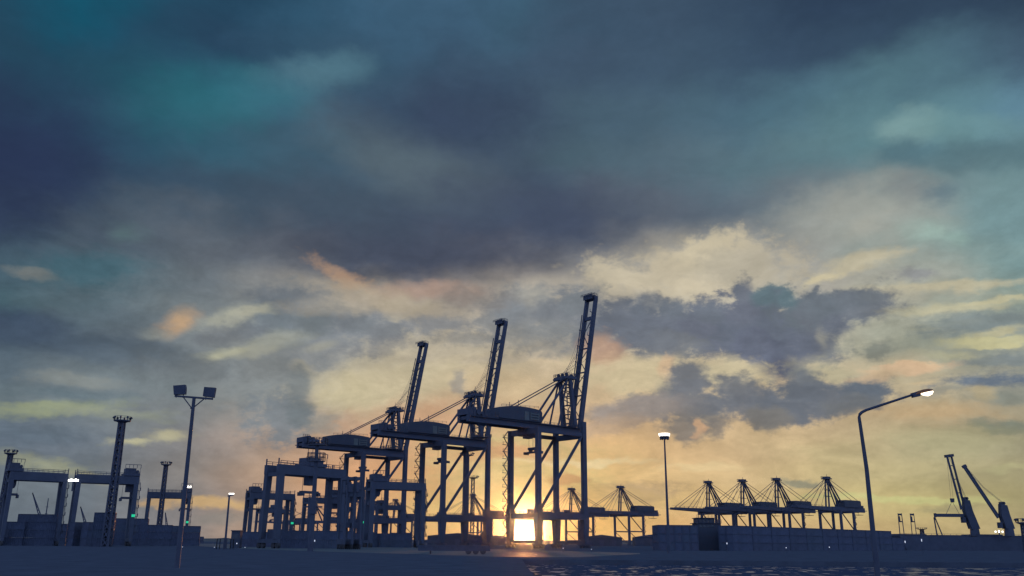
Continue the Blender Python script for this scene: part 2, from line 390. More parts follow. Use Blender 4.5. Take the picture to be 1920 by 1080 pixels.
SKYTEX = node('ShaderNodeTexSky', sky_type='NISHITA')
SKYTEX.sun_disc = False
SKYTEX.sun_elevation = R(max(SUN_EL, .5))
SKYTEX.sun_rotation = R(SUN_AZ)
SKYTEX.air_density = 1.5
SKYTEX.dust_density = 2
b1 = node('ShaderNodeBackground')
put(b1.inputs[0], SKYTEX.outputs[0])
b1.inputs[1].default_value = .05
b2 = node('ShaderNodeBackground')
put(b2.inputs[0], sky)
b2.inputs[1].default_value = 1.0
ms = node('ShaderNodeMixShader')
ms.inputs[0].default_value = .98          # the cloud deck is nearly closed
NT.links.new(b1.outputs[0], ms.inputs[1])
NT.links.new(b2.outputs[0], ms.inputs[2])
wo = node('ShaderNodeOutputWorld')
NT.links.new(ms.outputs[0], wo.inputs[0])
W.cycles.sampling_method = 'MANUAL'
W.cycles.sample_map_resolution = 512

sl = bpy.data.lights.new('sun', 'SUN')
sl.energy = 0.8
sl.angle = R(0.5)
sl.color = (1.0, .42, .14)
slo = bpy.data.objects.new('sun', sl)
COL.objects.link(slo)
sdir = Vector((math.sin(R(SUN_AZ))*math.cos(R(SUN_EL)), math.cos(R(SUN_AZ))*math.cos(R(SUN_EL)), math.sin(R(SUN_EL))))
slo.rotation_euler = sdir.to_track_quat('Z', 'Y').to_euler()


# ------------------------------------------------------------------ materials
def mat(name, colr, rough=.6, metal=0.0, var=.35, scale=.6, spec=.3):
    m = bpy.data.materials.new(name)
    m.use_nodes = True
    t = m.node_tree
    b = t.nodes['Principled BSDF']
    b.inputs['Roughness'].default_value = rough
    b.inputs['Metallic'].default_value = metal
    b.inputs['Specular IOR Level'].default_value = spec
    g = t.nodes.new('ShaderNodeTexCoord')
    n = t.nodes.new('ShaderNodeTexNoise')
    n.inputs['Scale'].default_value = scale
    n.inputs['Detail'].default_value = 6
    n.inputs['Roughness'].default_value = .65
    t.links.new(g.outputs['Object'], n.inputs['Vector'])
    r = t.nodes.new('ShaderNodeValToRGB')
    r.color_ramp.elements[0].position = .3
    r.color_ramp.elements[1].position = .7
    r.color_ramp.elements[0].color = (*[c*(1-var) for c in colr], 1)
    r.color_ramp.elements[1].color = (*[min(1, c*(1+var)) for c in colr], 1)
    t.links.new(n.outputs[0], r.inputs[0])
    t.links.new(r.outputs[0], b.inputs['Base Color'])
    return m


def glow(name, colr, strength):
    m = bpy.data.materials.new(name)
    m.use_nodes = True
    b = m.node_tree.nodes['Principled BSDF']
    b.inputs['Base Color'].default_value = (*colr, 1)
    b.inputs['Emission Color'].default_value = (*colr, 1)
    b.inputs['Emission Strength'].default_value = strength
    return m


STEEL = mat('blue_painted_steel', (0.078, 0.098, 0.153), .6, 0, .12, .25, .12)
STEEL2 = mat('grey_painted_steel', (0.080, 0.101, 0.153), .6, 0, .12, .4, .12)
DARK = mat('dark_steel', (0.076, 0.094, 0.145), .6, 0, .15, 1.0, .12)
GALV = mat('galvanised_steel', (0.087, 0.101, 0.145), .5, .1, .2, 2.0, .15)
PANEL = mat('house_cladding', (0.066, 0.084, 0.125), .6, 0, .12, .2, .12)
LOUVRE = mat('house_louvre', (0.136, 0.168, 0.184), .6, 0, .12, .5, .15)
RUBBER = mat('rubber', (.06, .065, .08), .8)
CABLE = mat('wire_rope', (.12, .14, .18), .6)
GLASS = mat('cab_glass', (.05, .07, .10), .15, 0, .1, .5, .5)
BOXES = [mat('container_blue', (0.083, 0.109, 0.178), .6, 0, .2, .5, .1), mat('container_grey', (0.084, 0.107, 0.168), .6, 0, .2, .5, .08),
         mat('container_red', (0.087, 0.104, 0.165), .65, 0, .2, .5, .1), mat('container_green', (0.083, 0.112, 0.172), .6, 0, .2, .5, .1)]
CONC = mat('concrete', (.2, .21, .25), .8, 0, .3, 1.5)
LAMP_W = glow('lamp_white', (1.0, .95, .85), 3.0)
LAMP_Y = glow('lamp_warm', (1.0, .82, .58), 4.0)
LAMP_G = glow('lamp_green', (.02, .60, .28), .8)
LAMP_S = glow('lamp_small', (.80, .84, .95), .7)
FLARE = mat('copper_flare', (.35, .14, .06), .4)  # the lamp's copper flare, put into the colour of its head


# ------------------------------------------------------------------ mesh helpers
class MB:
    def __init__(self):
        self.v, self.f = [], []

    def hexa(self, p):
        """8 corners: 0-3 bottom ring, 4-7 top ring"""
        o = len(self.v)
        self.v += [tuple(q) for q in p]
        for q in ((3, 2, 1, 0), (4, 5, 6, 7), (0, 1, 5, 4), (1, 2, 6, 5), (2, 3, 7, 6), (3, 0, 4, 7)):
            self.f.append(tuple(o+i for i in q))
        return self

    def box(self, x0, x1, y0, y1, z0, z1):
        return self.hexa([(x0, y0, z0), (x1, y0, z0), (x1, y1, z0), (x0, y1, z0),
                          (x0, y0, z1), (x1, y0, z1), (x1, y1, z1), (x0, y1, z1)])

    def beam(self, p, q, w, h=None, w2=None, h2=None):
        p, q = Vector(p), Vector(q)
        h = w if h is None else h
        w2 = w if w2 is None else w2
        h2 = h if h2 is None else h2
        d = (q-p).normalized()
        ref = Vector((0, 0, 1)) if abs(d.z) < .97 else Vector((1, 0, 0))
        s = d.cross(ref).normalized()
        u = s.cross(d)
        r = []
        for c, a, b in ((p, w, h), (q, w2, h2)):
            r += [c-s*a/2-u*b/2, c+s*a/2-u*b/2, c+s*a/2+u*b/2, c-s*a/2+u*b/2]
        return self.hexa(r)

    def tube(self, p, q, r, r2=None, n=8):
        return self.path([p, q], [r, r if r2 is None else r2], n)

    def path(self, pts, r, n=8):
        pts = [Vector(p) for p in pts]
        rs = r if isinstance(r, (list, tuple)) else [r]*len(pts)
        o = len(self.v)
        for i, p in enumerate(pts):
            d = (pts[min(i+1, len(pts)-1)]-pts[max(i-1, 0)]).normalized()
            ref = Vector((0, 0, 1)) if abs(d.z) < .9 else Vector((0, 1, 0))
            s = d.cross(ref).normalized()
            u = s.cross(d)
            for k in range(n):
                a = 2*math.pi*k/n
                self.v.append(tuple(p+(s*math.cos(a)+u*math.sin(a))*rs[i]))
        for i in range(len(pts)-1):
            for k in range(n):
                a, b = o+i*n+k, o+i*n+(k+1) % n
                self.f.append((a, b, b+n, a+n))
        self.f.append(tuple(o+k for k in range(n))[::-1])
        self.f.append(tuple(o+(len(pts)-1)*n+k for k in range(n)))
        return self

    def prism(self, poly, y0, y1):
        """polygon in x-z, extruded along y"""
        o = len(self.v)
        n = len(poly)
        self.v += [(x, y0, z) for x, z in poly]+[(x, y1, z) for x, z in poly]
        self.f.append(tuple(o+i for i in range(n)))
        self.f.append(tuple(o+n+i for i in range(n))[::-1])
        for i in range(n):
            j = (i+1) % n
            self.f.append((o+i, o+n+i, o+n+j, o+j))
        return self

    def rail(self, pts, h=1.1, r=.05, step=1.8, mid=True):
        """handrail along a polyline"""
        pts = [Vector(p) for p in pts]
        for a, b in zip(pts[:-1], pts[1:]):
            z = Vector((0, 0, h))
            self.beam(a+z, b+z, r*2)
            if mid:
                self.beam(a+z*.5, b+z*.5, r*1.6)
            n = max(1, int((b-a).length/step))
            for i in range(n+1):
                c = a.lerp(b, i/n)
                self.beam(c, c+z, r*2)
        return self

    def build(self, name, m, parent=None, loc=(0, 0, 0)):
        me = bpy.data.meshes.new(name)
        me.from_pydata(self.v, [], self.f)
        me.materials.append(m)
        me.update()
        o = bpy.data.objects.new(name, me)
        COL.objects.link(o)
        o.parent = parent
        o.location = loc
        return o


def tag(o, label, cat, group=None, kind=None):
    o['label'] = label
    o['category'] = cat
    if group:
        o['group'] = group
    if kind:
        o['kind'] = kind
    return o


def empty(name, loc=(0, 0, 0), rz=0.0):
    o = bpy.data.objects.new(name, None)
    COL.objects.link(o)
    o.empty_display_size = 2
    o.location = loc
    o.rotation_euler = (0, 0, rz)
    return o


def dup(o, loc=None, rz=None, label=None, parent=None):
    c = o.copy()
    COL.objects.link(c)
    if parent:
        c.parent = parent
    if loc is not None:
        c.location = loc
    if rz is not None:
        c.rotation_euler = (0, 0, rz)
    if label:
        c['label'] = label
    for ch in list(o.children):
        dup(ch, parent=c)
    return c


def structure(o):
    o['kind'] = 'structure'
    return o


# ------------------------------------------------------------------ ground, dock, road
DX0, DX1, DY0, DY1, WZ = 1.5, 330.0, 40.0, 116.0, -.6
g = MB()
FAR = 6000


def sheet(mb, x0, x1, y0, y1, z):
    o = len(mb.v)
    mb.v += [(x0, y0, z), (x1, y0, z), (x1, y1, z), (x0, y1, z)]
    mb.f.append((o, o+1, o+2, o+3))


for x0, x1, y0, y1 in ((-FAR, FAR, DY1, FAR), (-FAR, DX0, DY0, DY1), (DX1, FAR, DY0, DY1), (-FAR, FAR, -FAR, DY0)):
    sheet(g, x0, x1, y0, y1, 0)
for a, b in (((DX0, DY0), (DX0, DY1)), ((DX0, DY1), (DX1, DY1)), ((DX1, DY1), (DX1, DY0)), ((DX1, DY0), (DX0, DY0))):
    o = len(g.v)
    g.v += [(a[0], a[1], 0), (b[0], b[1], 0), (b[0], b[1], -3), (a[0], a[1], -3)]
    g.f.append((o, o+1, o+2, o+3))
ASPH = mat('old_asphalt', (0.084, 0.106, 0.151), .95, 0, .2, .35, .0)
structure(g.build('ground', ASPH))

wm = bpy.data.materials.new('harbour_water')
wm.use_nodes = True
t = wm.node_tree
b = t.nodes['Principled BSDF']
b.inputs['Base Color'].default_value = (.055, .078, .132, 1)
b.inputs['Roughness'].default_value = .3
tcn = t.nodes.new('ShaderNodeTexCoord')
mp = t.nodes.new('ShaderNodeMapping')
mp.inputs['Scale'].default_value = (.8, .30, 1)
t.links.new(tcn.outputs['Object'], mp.inputs[0])
nz = t.nodes.new('ShaderNodeTexNoise')
nz.inputs['Scale'].default_value = 1.0
nz.inputs['Detail'].default_value = 3
nz.inputs['Roughness'].default_value = .6
t.links.new(mp.outputs[0], nz.inputs['Vector'])
bp = t.nodes.new('ShaderNodeBump')          # wind ripples
bp.inputs['Strength'].default_value = .6
bp.inputs['Distance'].default_value = .4
t.links.new(nz.outputs[0], bp.inputs['Height'])
t.links.new(bp.outputs[0], b.inputs['Normal'])
slick = t.nodes.new('ShaderNodeMapRange')   # calm slicks mirror the sky, ruffled water does not
slick.inputs[1].default_value, slick.inputs[2].default_value = .58, .66
slick.inputs[3].default_value, slick.inputs[4].default_value = .0, 1.0
t.links.new(nz.outputs[0], slick.inputs[0])
t.links.new(slick.outputs[0], b.inputs['Specular IOR Level'])
w = MB()
sheet(w, DX0, DX1, DY0, DY1, WZ)
structure(w.build('water', wm))

ROADM = mat('wet_asphalt', (0.101, 0.137, 0.166), .65, 0, .2, .2, .06)
top = [(345, 1019), (430, 1020), (600, 1023), (780, 1026), (930, 1030), (1060, 1033), (1200, 1037)]
bot = [(1200, 1039), (1080, 1045), (930, 1044), (780, 1039), (600, 1034), (430, 1028), (345, 1022)]
rd = MB()
pts = [ground_at(*p) for p in top+bot]
rd.v = [(p.x, p.y, .004) for p in pts]
nn = len(top)
for i in range(nn-1):
    rd.f.append((2*nn-1-i, 2*nn-2-i, i+1, i))
structure(rd.build('road', ROADM))

# ------------------------------------------------------------------ big quay cranes, booms raised
UX, WX = Vector((-.649, .7608, 0)), Vector((.7608, .649, 0))
QROT = math.atan2(.649, .7608)
GA, GB = 13.5, 8.9


def big_crane():
    r = empty('quay_crane')
    for sa in (-1, 1):
        for sb in (-1, 1):
            m = MB()
            x, y = sa*GA, sb*GB
            m.hexa([(x-1.1, y-1.0, 1.6), (x+1.1, y-1.0, 1.6), (x+1.1, y+1.0, 1.6), (x-1.1, y+1.0, 1.6),
                    (x-1.7, y-1.2, 11.6), (x+1.7, y-1.2, 11.6), (x+1.7, y+1.2, 11.6), (x-1.7, y+1.2, 11.6)])
            m.hexa([(x-1.7, y-1.1, 14.2), (x+1.7, y-1.1, 14.2), (x+1.7, y+1.1, 14.2), (x-1.7, y+1.1, 14.2),
                    (x-1.05, y-.9, 18), (x+1.05, y-.9, 18), (x+1.05, y+.9, 18), (x-1.05, y+.9, 18)])
            m.box(x-1.05, x+1.05, y-.9, y+.9, 18, 49.0 if sa < 0 else 53.8)
            lg = m.build('leg', STEEL, r)
            bm = MB()
            bm.box(x-.7, x+.7, y-3.4, y+3.4, .9, 1.6)
            for k in (-2.6, -.9, .9, 2.6):
                bm.tube((x-.35, y+k, .5), (x+.35, y+k, .5), .5, n=12)
            bm.build('wheel_bogie', DARK, lg)
    for sb in (-1, 1):
        MB().box(-GA-1.5, GA+1.5, sb*GB-1.25, sb*GB+1.25, 11.6, 14.2).build('portal_beam', STEEL, r)
        m = MB()
        m.tube((-GA+.9, sb*GB, 15.0), (GA-.9, sb*GB, 47.8), .68, n=10)
        m.build('diagonal_brace', STEEL, r)
        MB().box(-GA+1.1, GA-1.1, sb*GB-.6, sb*GB+.6, 47.2, 48.8).build('top_beam', STEEL, r)
    for sa in (-1, 1):
        MB().box(sa*GA-.8, sa*GA+.8, -GB+1.3, GB-1.3, 11.9, 13.9).build('cross_beam', STEEL, r)
        MB().box(sa*GA-.8, sa*GA+.8, -GB+1, GB-1, 46.6, 49.0).build('cross_beam', STEEL, r)
        MB().box(sa*GA-.6, sa*GA+.6, -GB-1.2, GB+1.2, 1.75, 2.9).build('sill_beam', STEEL, r)
    # fixed girder
    m = MB()
    for sb in (-1, 1):
        m.box(-47, 17.5, sb*3.0-.7, sb*3.0+.7, 49.2, 52.0)
    for x in (-46, -38, -30, -22, -14, -6, 2, 10, 16):
        m.box(x-.4, x+.4, -2.4, 2.4, 50.2, 51.6)
    gd = m.build('girder', STEEL, r)
    m = MB()
    for sb in (-1, 1):
        m.box(-46, 17, sb*4.2-.5, sb*4.2+.5, 51.4, 51.5)
        m.rail([(-46, sb*4.7, 51.5), (-32, sb*4.7, 51.5)], r=.06)
        m.rail([(-6, sb*4.7, 51.5), (17, sb*4.7, 51.5)], r=.06)
    m.build('walkway', GALV, gd)
    # gear on the tail end and hanging service cage
    m = MB()
    m.box(-47.2, -44.5, -3.6, 3.6, 52.05, 54.6)
    m.box(-44, -42.5, -3.2, 3.2, 52.05, 55.4)
    m.tube((-41.2, -3.5, 53.6), (-41.2, 3.5, 53.6), 1.25, n=14)
    m.tube((-38.6, -3.0, 53.2), (-38.6, 3.0, 53.2), .9, n=14)
    m.rail([(-47.5, -4, 54.6), (-44, -4, 54.6)], h=1.3, r=.08, step=1)
    m.beam((-47.4, 0, 50.5), (-49.6, 0, 50.2), .4)
    m.rail([(-38, -3.4, 52.05), (-33, -3.4, 52.05)], h=2.6, r=.08, step=1.6)
    m.build('tail_gear', DARK, r)
    m = MB()
    for x in (-40.5, -36.5):
        for y in (-2.5, 2.5):
            m.beam((x, y, 49.2), (x, y, 43.8), .22)
    m.box(-41.2, -34.2, -3, 3, 43.6, 43.8)
    m.rail([(-41.2, -3, 43.8), (-34.2, -3, 43.8), (-34.2, 3, 43.8), (-41.2, 3, 43.8), (-41.2, -3, 43.8)], h=1.2, r=.08, step=1.7)
    m.build('service_cage', GALV, r)
    # machinery house with a bowed roof
    m = MB()
    prof = [(-31.5, 52.05), (-7.2, 52.05), (-7.2, 56.3)]
    for i in range(9):
        x = -8-23.5*i/8
        prof.append((x, 56.7+1.5*math.sin(math.pi*(.25+.62*(1-i/8)))-1.3*(i/8)**2))
    m.prism(prof, -4.6, 4.6)
    hs = m.build('machinery_house', PANEL, r)
    m = MB()
    for z in (52.8, 53.9, 55.0):
        m.box(-13.8, -9.6, -4.9, -4.61, z, z+.55)
    m.box(-14.2, -13.8, -4.9, -4.61, 52.5, 56)
    m.box(-9.6, -9.2, -4.9, -4.61, 52.5, 56)
    m.box(-17.5, -14.9, -4.75, -4.61, 52.4, 56)
    m.build('louvre_panel', LOUVRE, hs)
    m = MB()
    m.rail([(-30, -4.3, 57), (-9, -4.3, 58)], h=.9, r=.05, step=2.5)
    m.beam((-17, 0, 57), (-17, 0, 61.5), .2)
    m.beam((-22, 0, 57), (-22, 0, 60), .2)
    m.build('roof_rail', GALV, hs)
    # mast over the waterside legs
    apex = 75.0
    for sb in (-1, 1):
        m = MB()
        m.beam((13.5, sb*3.6, 52.0), (11.2, sb*3.2, apex-1.4), 1.7, 1.9, 1.3, 1.5)
        m.build('mast_leg', STEEL, r)
        m = MB()
        m.tube((-7.2, sb*3.0, 52.0), (10.2, sb*2.8, apex-1.6), .52, n=10)
        m.build('back_leg', STEEL, r)
        m = MB()
        m.tube((4.0, sb*3.0, 52.0), (9.9, sb*2.8, apex-1.6), .40, n=10)
        m.build('mid_post', STEEL, r)
        m = MB()
        m.tube((-32, sb*2.5, 52.0), (10.3, sb*2.5, apex-.6), .24, n=6)
        m.build('backstay', STEEL, r)
    m = MB()
    for i in range(5):
        z0 = 54+i*4
        t0, t1 = (z0-52)/22, (z0+3.6-52)/22
        m.beam((13.5-2.3*t0, -3.4, z0), (13.5-2.3*t1, 3.4, z0+3.6), .35)
        m.box(13.2-2.3*t0, 13.8-2.3*t0, -3.2, 3.2, z0-.25, z0+.25)
    m.build('mast_bracing', STEEL2, r)
    m = MB()
    m.box(8.2, 14.4, -4.4, 4.4, apex-1.4, apex-.2)
    for y in (-2.6, 0, 2.6):
        m.tube((9.6, y-.3, apex+.6), (9.6, y+.3, apex+.6), .85, n=14)
        m.tube((12.6, y-.3, apex+.4), (12.6, y+.3, apex+.4), .75, n=14)
    m.rail([(8.2, -4.4, apex-.2), (14.4, -4.4, apex-.2), (14.4, 4.4, apex-.2), (8.2, 4.4, apex-.2), (8.2, -4.4, apex-.2)], h=1.3, r=.07, step=1.2)
    m.beam((8.3, -4.3, apex), (8.3, -4.3, apex+3.2), .14)
    m.box(6.4, 8.2, -3.0, 3.0, apex-2.2, apex-1.2)
    m.build('apex_platform', DARK, r)
    # zigzag stair up the mast
    m = MB()
    for i in range(7):
        z = 52+i*3.1
        x = 10.8-.25*i
        m.box(x-2.6, x-.3, -5.4, -3.9, z-.1, z)
        m.beam((x-2.4, -4.7, z), (x-.6, -4.7, z+3.1) if i % 2 == 0 else (x-2.4, -4.7, z+3.1), .28)
        m.beam((x-2.5, -5.3, z), (x-2.7, -5.3, z+3.1), .14)
        m.beam((x-.4, -5.3, z), (x-.6, -5.3, z+3.1), .14)
    m.build('mast_stair', GALV, r)
    # raised boom
    h0, h1 = Vector((17.2, 0, 51.0)), Vector((29.6, 0, 116.2))
    bd = (h1-h0).normalized()
    nrm = Vector((-bd.z, 0, bd.x))

    def bp(t, y, off=0.0):
        return h0.lerp(h1, t)+Vector((0, y, 0))+nrm*off
    m = MB()
    for sb in (-1, 1):
        m.beam(bp(0, sb*2.9), bp(.965, sb*2.9), 1.25, 2.3, 1.15, 1.9)
    m.hexa([bp(.975, -3.4, -1), bp(.975, -3.4, 1.2), bp(.975, 3.4, 1.2), bp(.975, 3.4, -1),
            bp(1.0, -3.4, -.9), bp(1.0, -3.4, 1.6), bp(1.0, 3.4, 1.6), bp(1.0, 3.4, -.9)])
    for sb in (-1, 1):
        m.beam(bp(.962, sb*2.9), bp(.98, sb*2.9), 1.15, 2.0)
    for t in (.08, .25, .42, .60, .83):
        m.beam(bp(t, -2.3), bp(t, 2.3), 1.2 if t > .8 else .5, 1.6 if t > .8 else .6)
    bo = m.build('boom', STEEL, r)
    m = MB()
    for t0, t1, s in ((.08, .16, 1), (.16, .25, -1), (.25, .33, 1), (.33, .42, -1), (.42, .51, 1), (.51, .60, -1), (.60, .71, 1), (.71, .83, -1)):
        m.beam(bp(t0, -2.3*s), bp(t1, 2.3*s), .28)
    m.build('boom_lacing', STEEL2, bo)
    m = MB()
    for sb in (-1, 1):
        m.beam(bp(.2, sb*3.4, 1.9), bp(.86, sb*3.4, 1.7), .35)
        for t in (.3, .5, .62, .74):
            m.beam(bp(t, sb*3.4, 1.0), bp(t, sb*3.4, 2.4), .3)
    for t, l in ((.36, 3.0), (.68, 2.2), (.86, 2.4)):
        m.beam(bp(t, -3.4, .8), bp(t, -3.4, .8+l), .26)
        m.beam(bp(t, -3.4, .8+l), bp(t+.02, -3.4, .8+l), .14)
    m.build('folded_forestay', STEEL2, bo)
    m = MB()
    pts = [bp(.985, -3.6, 1.6), bp(.985, -3.6, 3.6), bp(.985, 3.6, 3.6)]
    m.beam(bp(.985, -3.0, 2.6), bp(.985, 3.0, 2.6), .25, 2.2)
    m.rail(pts, h=1.2, r=.07, step=1.0)
    m.rail([bp(1.0, -3.3, -.8), bp(1.0, -3.3, 1.5), bp(1.0, 3.3, 1.5)], h=1.1, r=.06, step=1.0)
    m.beam(bp(1.0, 3.3, -.8), bp(1.02, 3.3, -.8), .15)
    m.build('tip_platform', DARK, bo)
    m = MB()
    for y in (-1.8, -.6, .6, 1.8):
        m.tube((9.8, y, apex+.8), tuple(bp(.62 if abs(y) < 1 else .5, y, 1.2)), .07, n=5)
        m.tube((12.8, y, apex+.5), tuple(bp(.80, y, 1.2)), .06, n=5)
    m.build('hoist_rope', CABLE, r)
    # stair tower on the landside leg
    m = MB()
    sx_, sy_ = -GA-2.5, GB
    for z in range(4, 49, 3):
        m.box(sx_-1.9, sx_+1.4, sy_-.6, sy_+.6, z-.12, z)
        m.beam((sx_-1.6, sy_, z), (sx_+.9, sy_, z+3), .3) if (z//3) % 2 else m.beam((sx_+.9, sy_, z), (sx_-1.6, sy_, z+3), .3)
        m.beam((sx_-1.9, sy_, z+1.1), (sx_+.6, sy_, z+1.1), .12)
        m.beam((sx_-1.9, sy_, z), (sx_-1.9, sy_, z+1.1), .12)
    m.beam((sx_+1.0, sy_-.5, 3), (sx_+1.0, sy_-.5, 49), .16)
    m.build('stair_tower', GALV, r)
    # trolley, cab and spreader
    m = MB()
    m.box(-15.5, -8.0, -2.2, 2.2, 48.0, 49.1)
    m.rail([(-19, -2.4, 47.9), (-10, -2.4, 47.9)], h=-1.3, r=.08, step=2)
    tr = m.build('trolley', DARK, r)
    m = MB()
    m.prism([(-13.2, 45.2), (-10.0, 45.2), (-9.6, 46.2), (-9.6, 47.95), (-13.2, 47.95)], -1.4, 1.4)
    m.build('operator_cab', DARK, tr)
    m = MB()
    for y in (-1.6, 1.6):
        for x in (-9.4, -7.2):
            m.tube((x, y, 48), (x, y, 41.6), .06, n=5)
    m.build('hoist_rope', CABLE, r)
    m = MB()
    m.box(-9.6, -7.0, -2.2, 2.2, 40.6, 41.6)
    m.box(-9.3, -7.3, -4.8, 4.8, 39.3, 39.9)
    for y in (-1.8, 1.8):
        m.box(-9.0, -7.6, y-.5, y+.5, 39.9, 40.6)
    for y in (-4.6, 4.6):
        m.box(-9.7, -6.9, y-.25, y+.25, 38.8, 39.9)
    m.build('spreader', DARK, r)
    # equipment on the portal
    m = MB()
    m.box(-3, 0, GB-1, GB+1, 14.25, 16.2)
    m.box(2, 4, -GB-1, -GB+1, 14.25, 15.6)
    m.rail([(-12, -GB-1.2, 14.2), (12, -GB-1.2, 14.2)], h=1.1, r=.06, step=2.2)
    m.rail([(-12, GB+1.2, 14.2), (12, GB+1.2, 14.2)], h=1.1, r=.06, step=2.2)
    m.tube((GA+1.3, -5.5, 5.5), (GA+2.2, -5.5, 5.5), 2.4, n=16)
    m.build('portal_gear', DARK, r)
    return r


BIGC = (16.03, 390.3)
crane = big_crane()
crane.location = (BIGC[0], BIGC[1], 0)
crane.rotation_euler = (0, 0, QROT)
tag(crane, 'tallest and nearest big quay crane with raised boom, standing in front of the setting sun', 'quay crane',
    'quay cranes with raised booms')
for s, lb in ((66.94, 'big quay crane with raised boom between the tallest one and the leftmost one'),
              (66.94+73.25, 'leftmost and smallest looking of the three big quay cranes with raised booms')):
    dup(crane, (BIGC[0]+UX.x*s, BIGC[1]+UX.y*s, 0), QROT, lb)


# ------------------------------------------------------------------ far quay cranes, booms lowered
def far_crane():
    r = empty('quay_crane')
    A, B = 11.5, 10.5
    for sa in (-1, 1):
        for sb in (-1, 1):
            m = MB()
            x, y = sa*A, sb*B
            m.box(x-1.0, x+1.0, y-.95, y+.95, 1.2, 33)
            lg = m.build('leg', STEEL, r)
            m = MB()
            m.box(x-.7, x+.7, y-3.2, y+3.2, .2, 1.2)
            m.build('wheel_bogie', DARK, lg)
    for sb in (-1, 1):
        MB().box(-A+1.0, A-1.0, sb*B-.55, sb*B+.55, 14.0, 15.3).build('portal_beam', STEEL, r)
        m = MB()
        m.tube((-A+.8, sb*B, 15), (A-.8, sb*B, 32), .5, n=8)
        m.tube((A-1.0, sb*B, 13.8), (-A+2, sb*B, 1.5), .35, n=8)
        m.build('diagonal_brace', STEEL, r)
    for sa in (-1, 1):
        MB().box(sa*A-.7, sa*A+.7, -B+1, B-1, 30.6, 32.9).build('cross_beam', STEEL, r)
        MB().box(sa*A-.5, sa*A+.5, -B+1, B-1, 4.0, 5.4).build('sill_beam', STEEL, r)
    m = MB()
    for sb in (-1, 1):
        m.box(-46, 13, sb*3-.7, sb*3+.7, 32.0, 36.2)
    for x in range(-44, 14, 8):
        m.box(x-.3, x+.3, -2.3, 2.3, 34, 35.6)
    m.box(-50, -40, -3.8, 3.8, 33.4, 33.9)
    m.rail([(-50, -3.8, 33.9), (-40, -3.8, 33.9)], h=2.6, r=.16, step=2)
    m.box(-47, -44, -2, 2, 36.25, 38.6)
    m.box(-44, -36, -2.6, 2.6, 29.6, 30)
    for x in (-44, -36):
        m.beam((x, -2.5, 30), (x, -2.5, 33), .2)
    m.build('girder', STEEL, r)
    m = MB()
    for sb in (-1, 1):
        m.hexa([(13.4, sb*3-.6, 32.2), (13.4, sb*3+.6, 32.2), (13.4, sb*3+.6, 36), (13.4, sb*3-.6, 36),
                (69, sb*3-.5, 33.6), (69, sb*3+.5, 33.6), (69, sb*3+.5, 35.8), (69, sb*3-.5, 35.8)])
    for x in range(16, 70, 8):
        m.box(x-.3, x+.3, -2.4, 2.4, 34.6, 35.4)
    for x in range(18, 66, 6):
        m.beam((x, -3, 36), (x, -3, 37.6), .25)
    m.beam((16, -3, 37.4), (66, -3, 37.4), .16)
    m.box(69.1, 71.5, -3.8, 3.8, 34.0, 34.5)
    m.build('boom', STEEL, r)
    apx = (12.5, 61)
    for sb in (-1, 1):
        m = MB()
        m.beam((A+3.0, sb*1.6, 36.2), (apx[0], sb*1.3, apx[1]), 1.2, 1.2, .95, .95)
        m.build('mast_leg', STEEL, r)
        m = MB()
        m.beam((-12, sb*1.3, 36.2), (apx[0]-2, sb*1.2, apx[1]-.6), 1.0)
        m.beam((-2.0, sb*1.3, 36.2), (apx[0]-1.2, sb*1.2, apx[1]-.8), .85)
        m.build('back_leg', STEEL, r)
        m = MB()
        for x in (30, 42, 63):
            m.tube((apx[0]+1, sb*2.0, apx[1]-.4), (x, sb*2.8, 36), .22 if x > 35 else .16, n=6)
        m.build('forestay', STEEL, r)
        m = MB()
        m.tube((apx[0]-1.6, sb*2.0, apx[1]-.2), (-37, sb*2.8, 42.3), .22, n=6)
        m.build('backstay', STEEL, r)
    m = MB()
    m.box(apx[0]-4, apx[0]+3, -3.6, 3.6, apx[1]-.2, apx[1]+.7)
    for x in (-2.6, 0, 1.8):
        m.tube((apx[0]+x, -2.5, apx[1]+1.4), (apx[0]+x, 2.5, apx[1]+1.4), .95, n=12)
    m.rail([(apx[0]-4, -3.6, apx[1]+.7), (apx[0]+3, -3.6, apx[1]+.7)], h=1.8, r=.12, step=1.4)
    m.beam((apx[0]-1, 0, apx[1]+.7), (apx[0]-1, 0, apx[1]+4.4), .25)
    m.build('apex_platform', DARK, r)
    for z in (45, 51):
        m = MB()
        m.box(9.5, 14.6, -2.4, 2.4, z, z+.3)
        m.rail([(9.5, -2.4, z+.3), (14.6, -2.4, z+.3)], h=1.2, r=.08, step=1.8)
        m.build('mast_platform', DARK, r)
    m = MB()
    m.prism([(-38, 36.25), (-8, 36.25), (-8, 42.2), (-11, 42.8), (-36, 42.8), (-38, 42.0)], -4.6, 4.6)
    m.build('machinery_house', PANEL, r)
    m = MB()
    for z in range(3, 34, 3):
        m.box(-A-4.2, -A-1.1, B-.7, B+.7, z-.15, z)
        m.beam((-A-3.9, B, z), (-A-1.4, B, z+3), .35) if (z//3) % 2 else m.beam((-A-1.4, B, z), (-A-3.9, B, z+3), .35)
    m.build('stair_tower', GALV, r)
    m = MB()
    m.box(20, 26, -2.4, 2.4, 31.8, 32.9)
    tr = m.build('trolley', DARK, r)
    m = MB()
    m.prism([(26.2, 29.6), (29.0, 29.6), (29.6, 30.6), (29.6, 32.6), (26.2, 32.6)], -1.4, 1.4)
    m.build('operator_cab', DARK, tr)
    return r


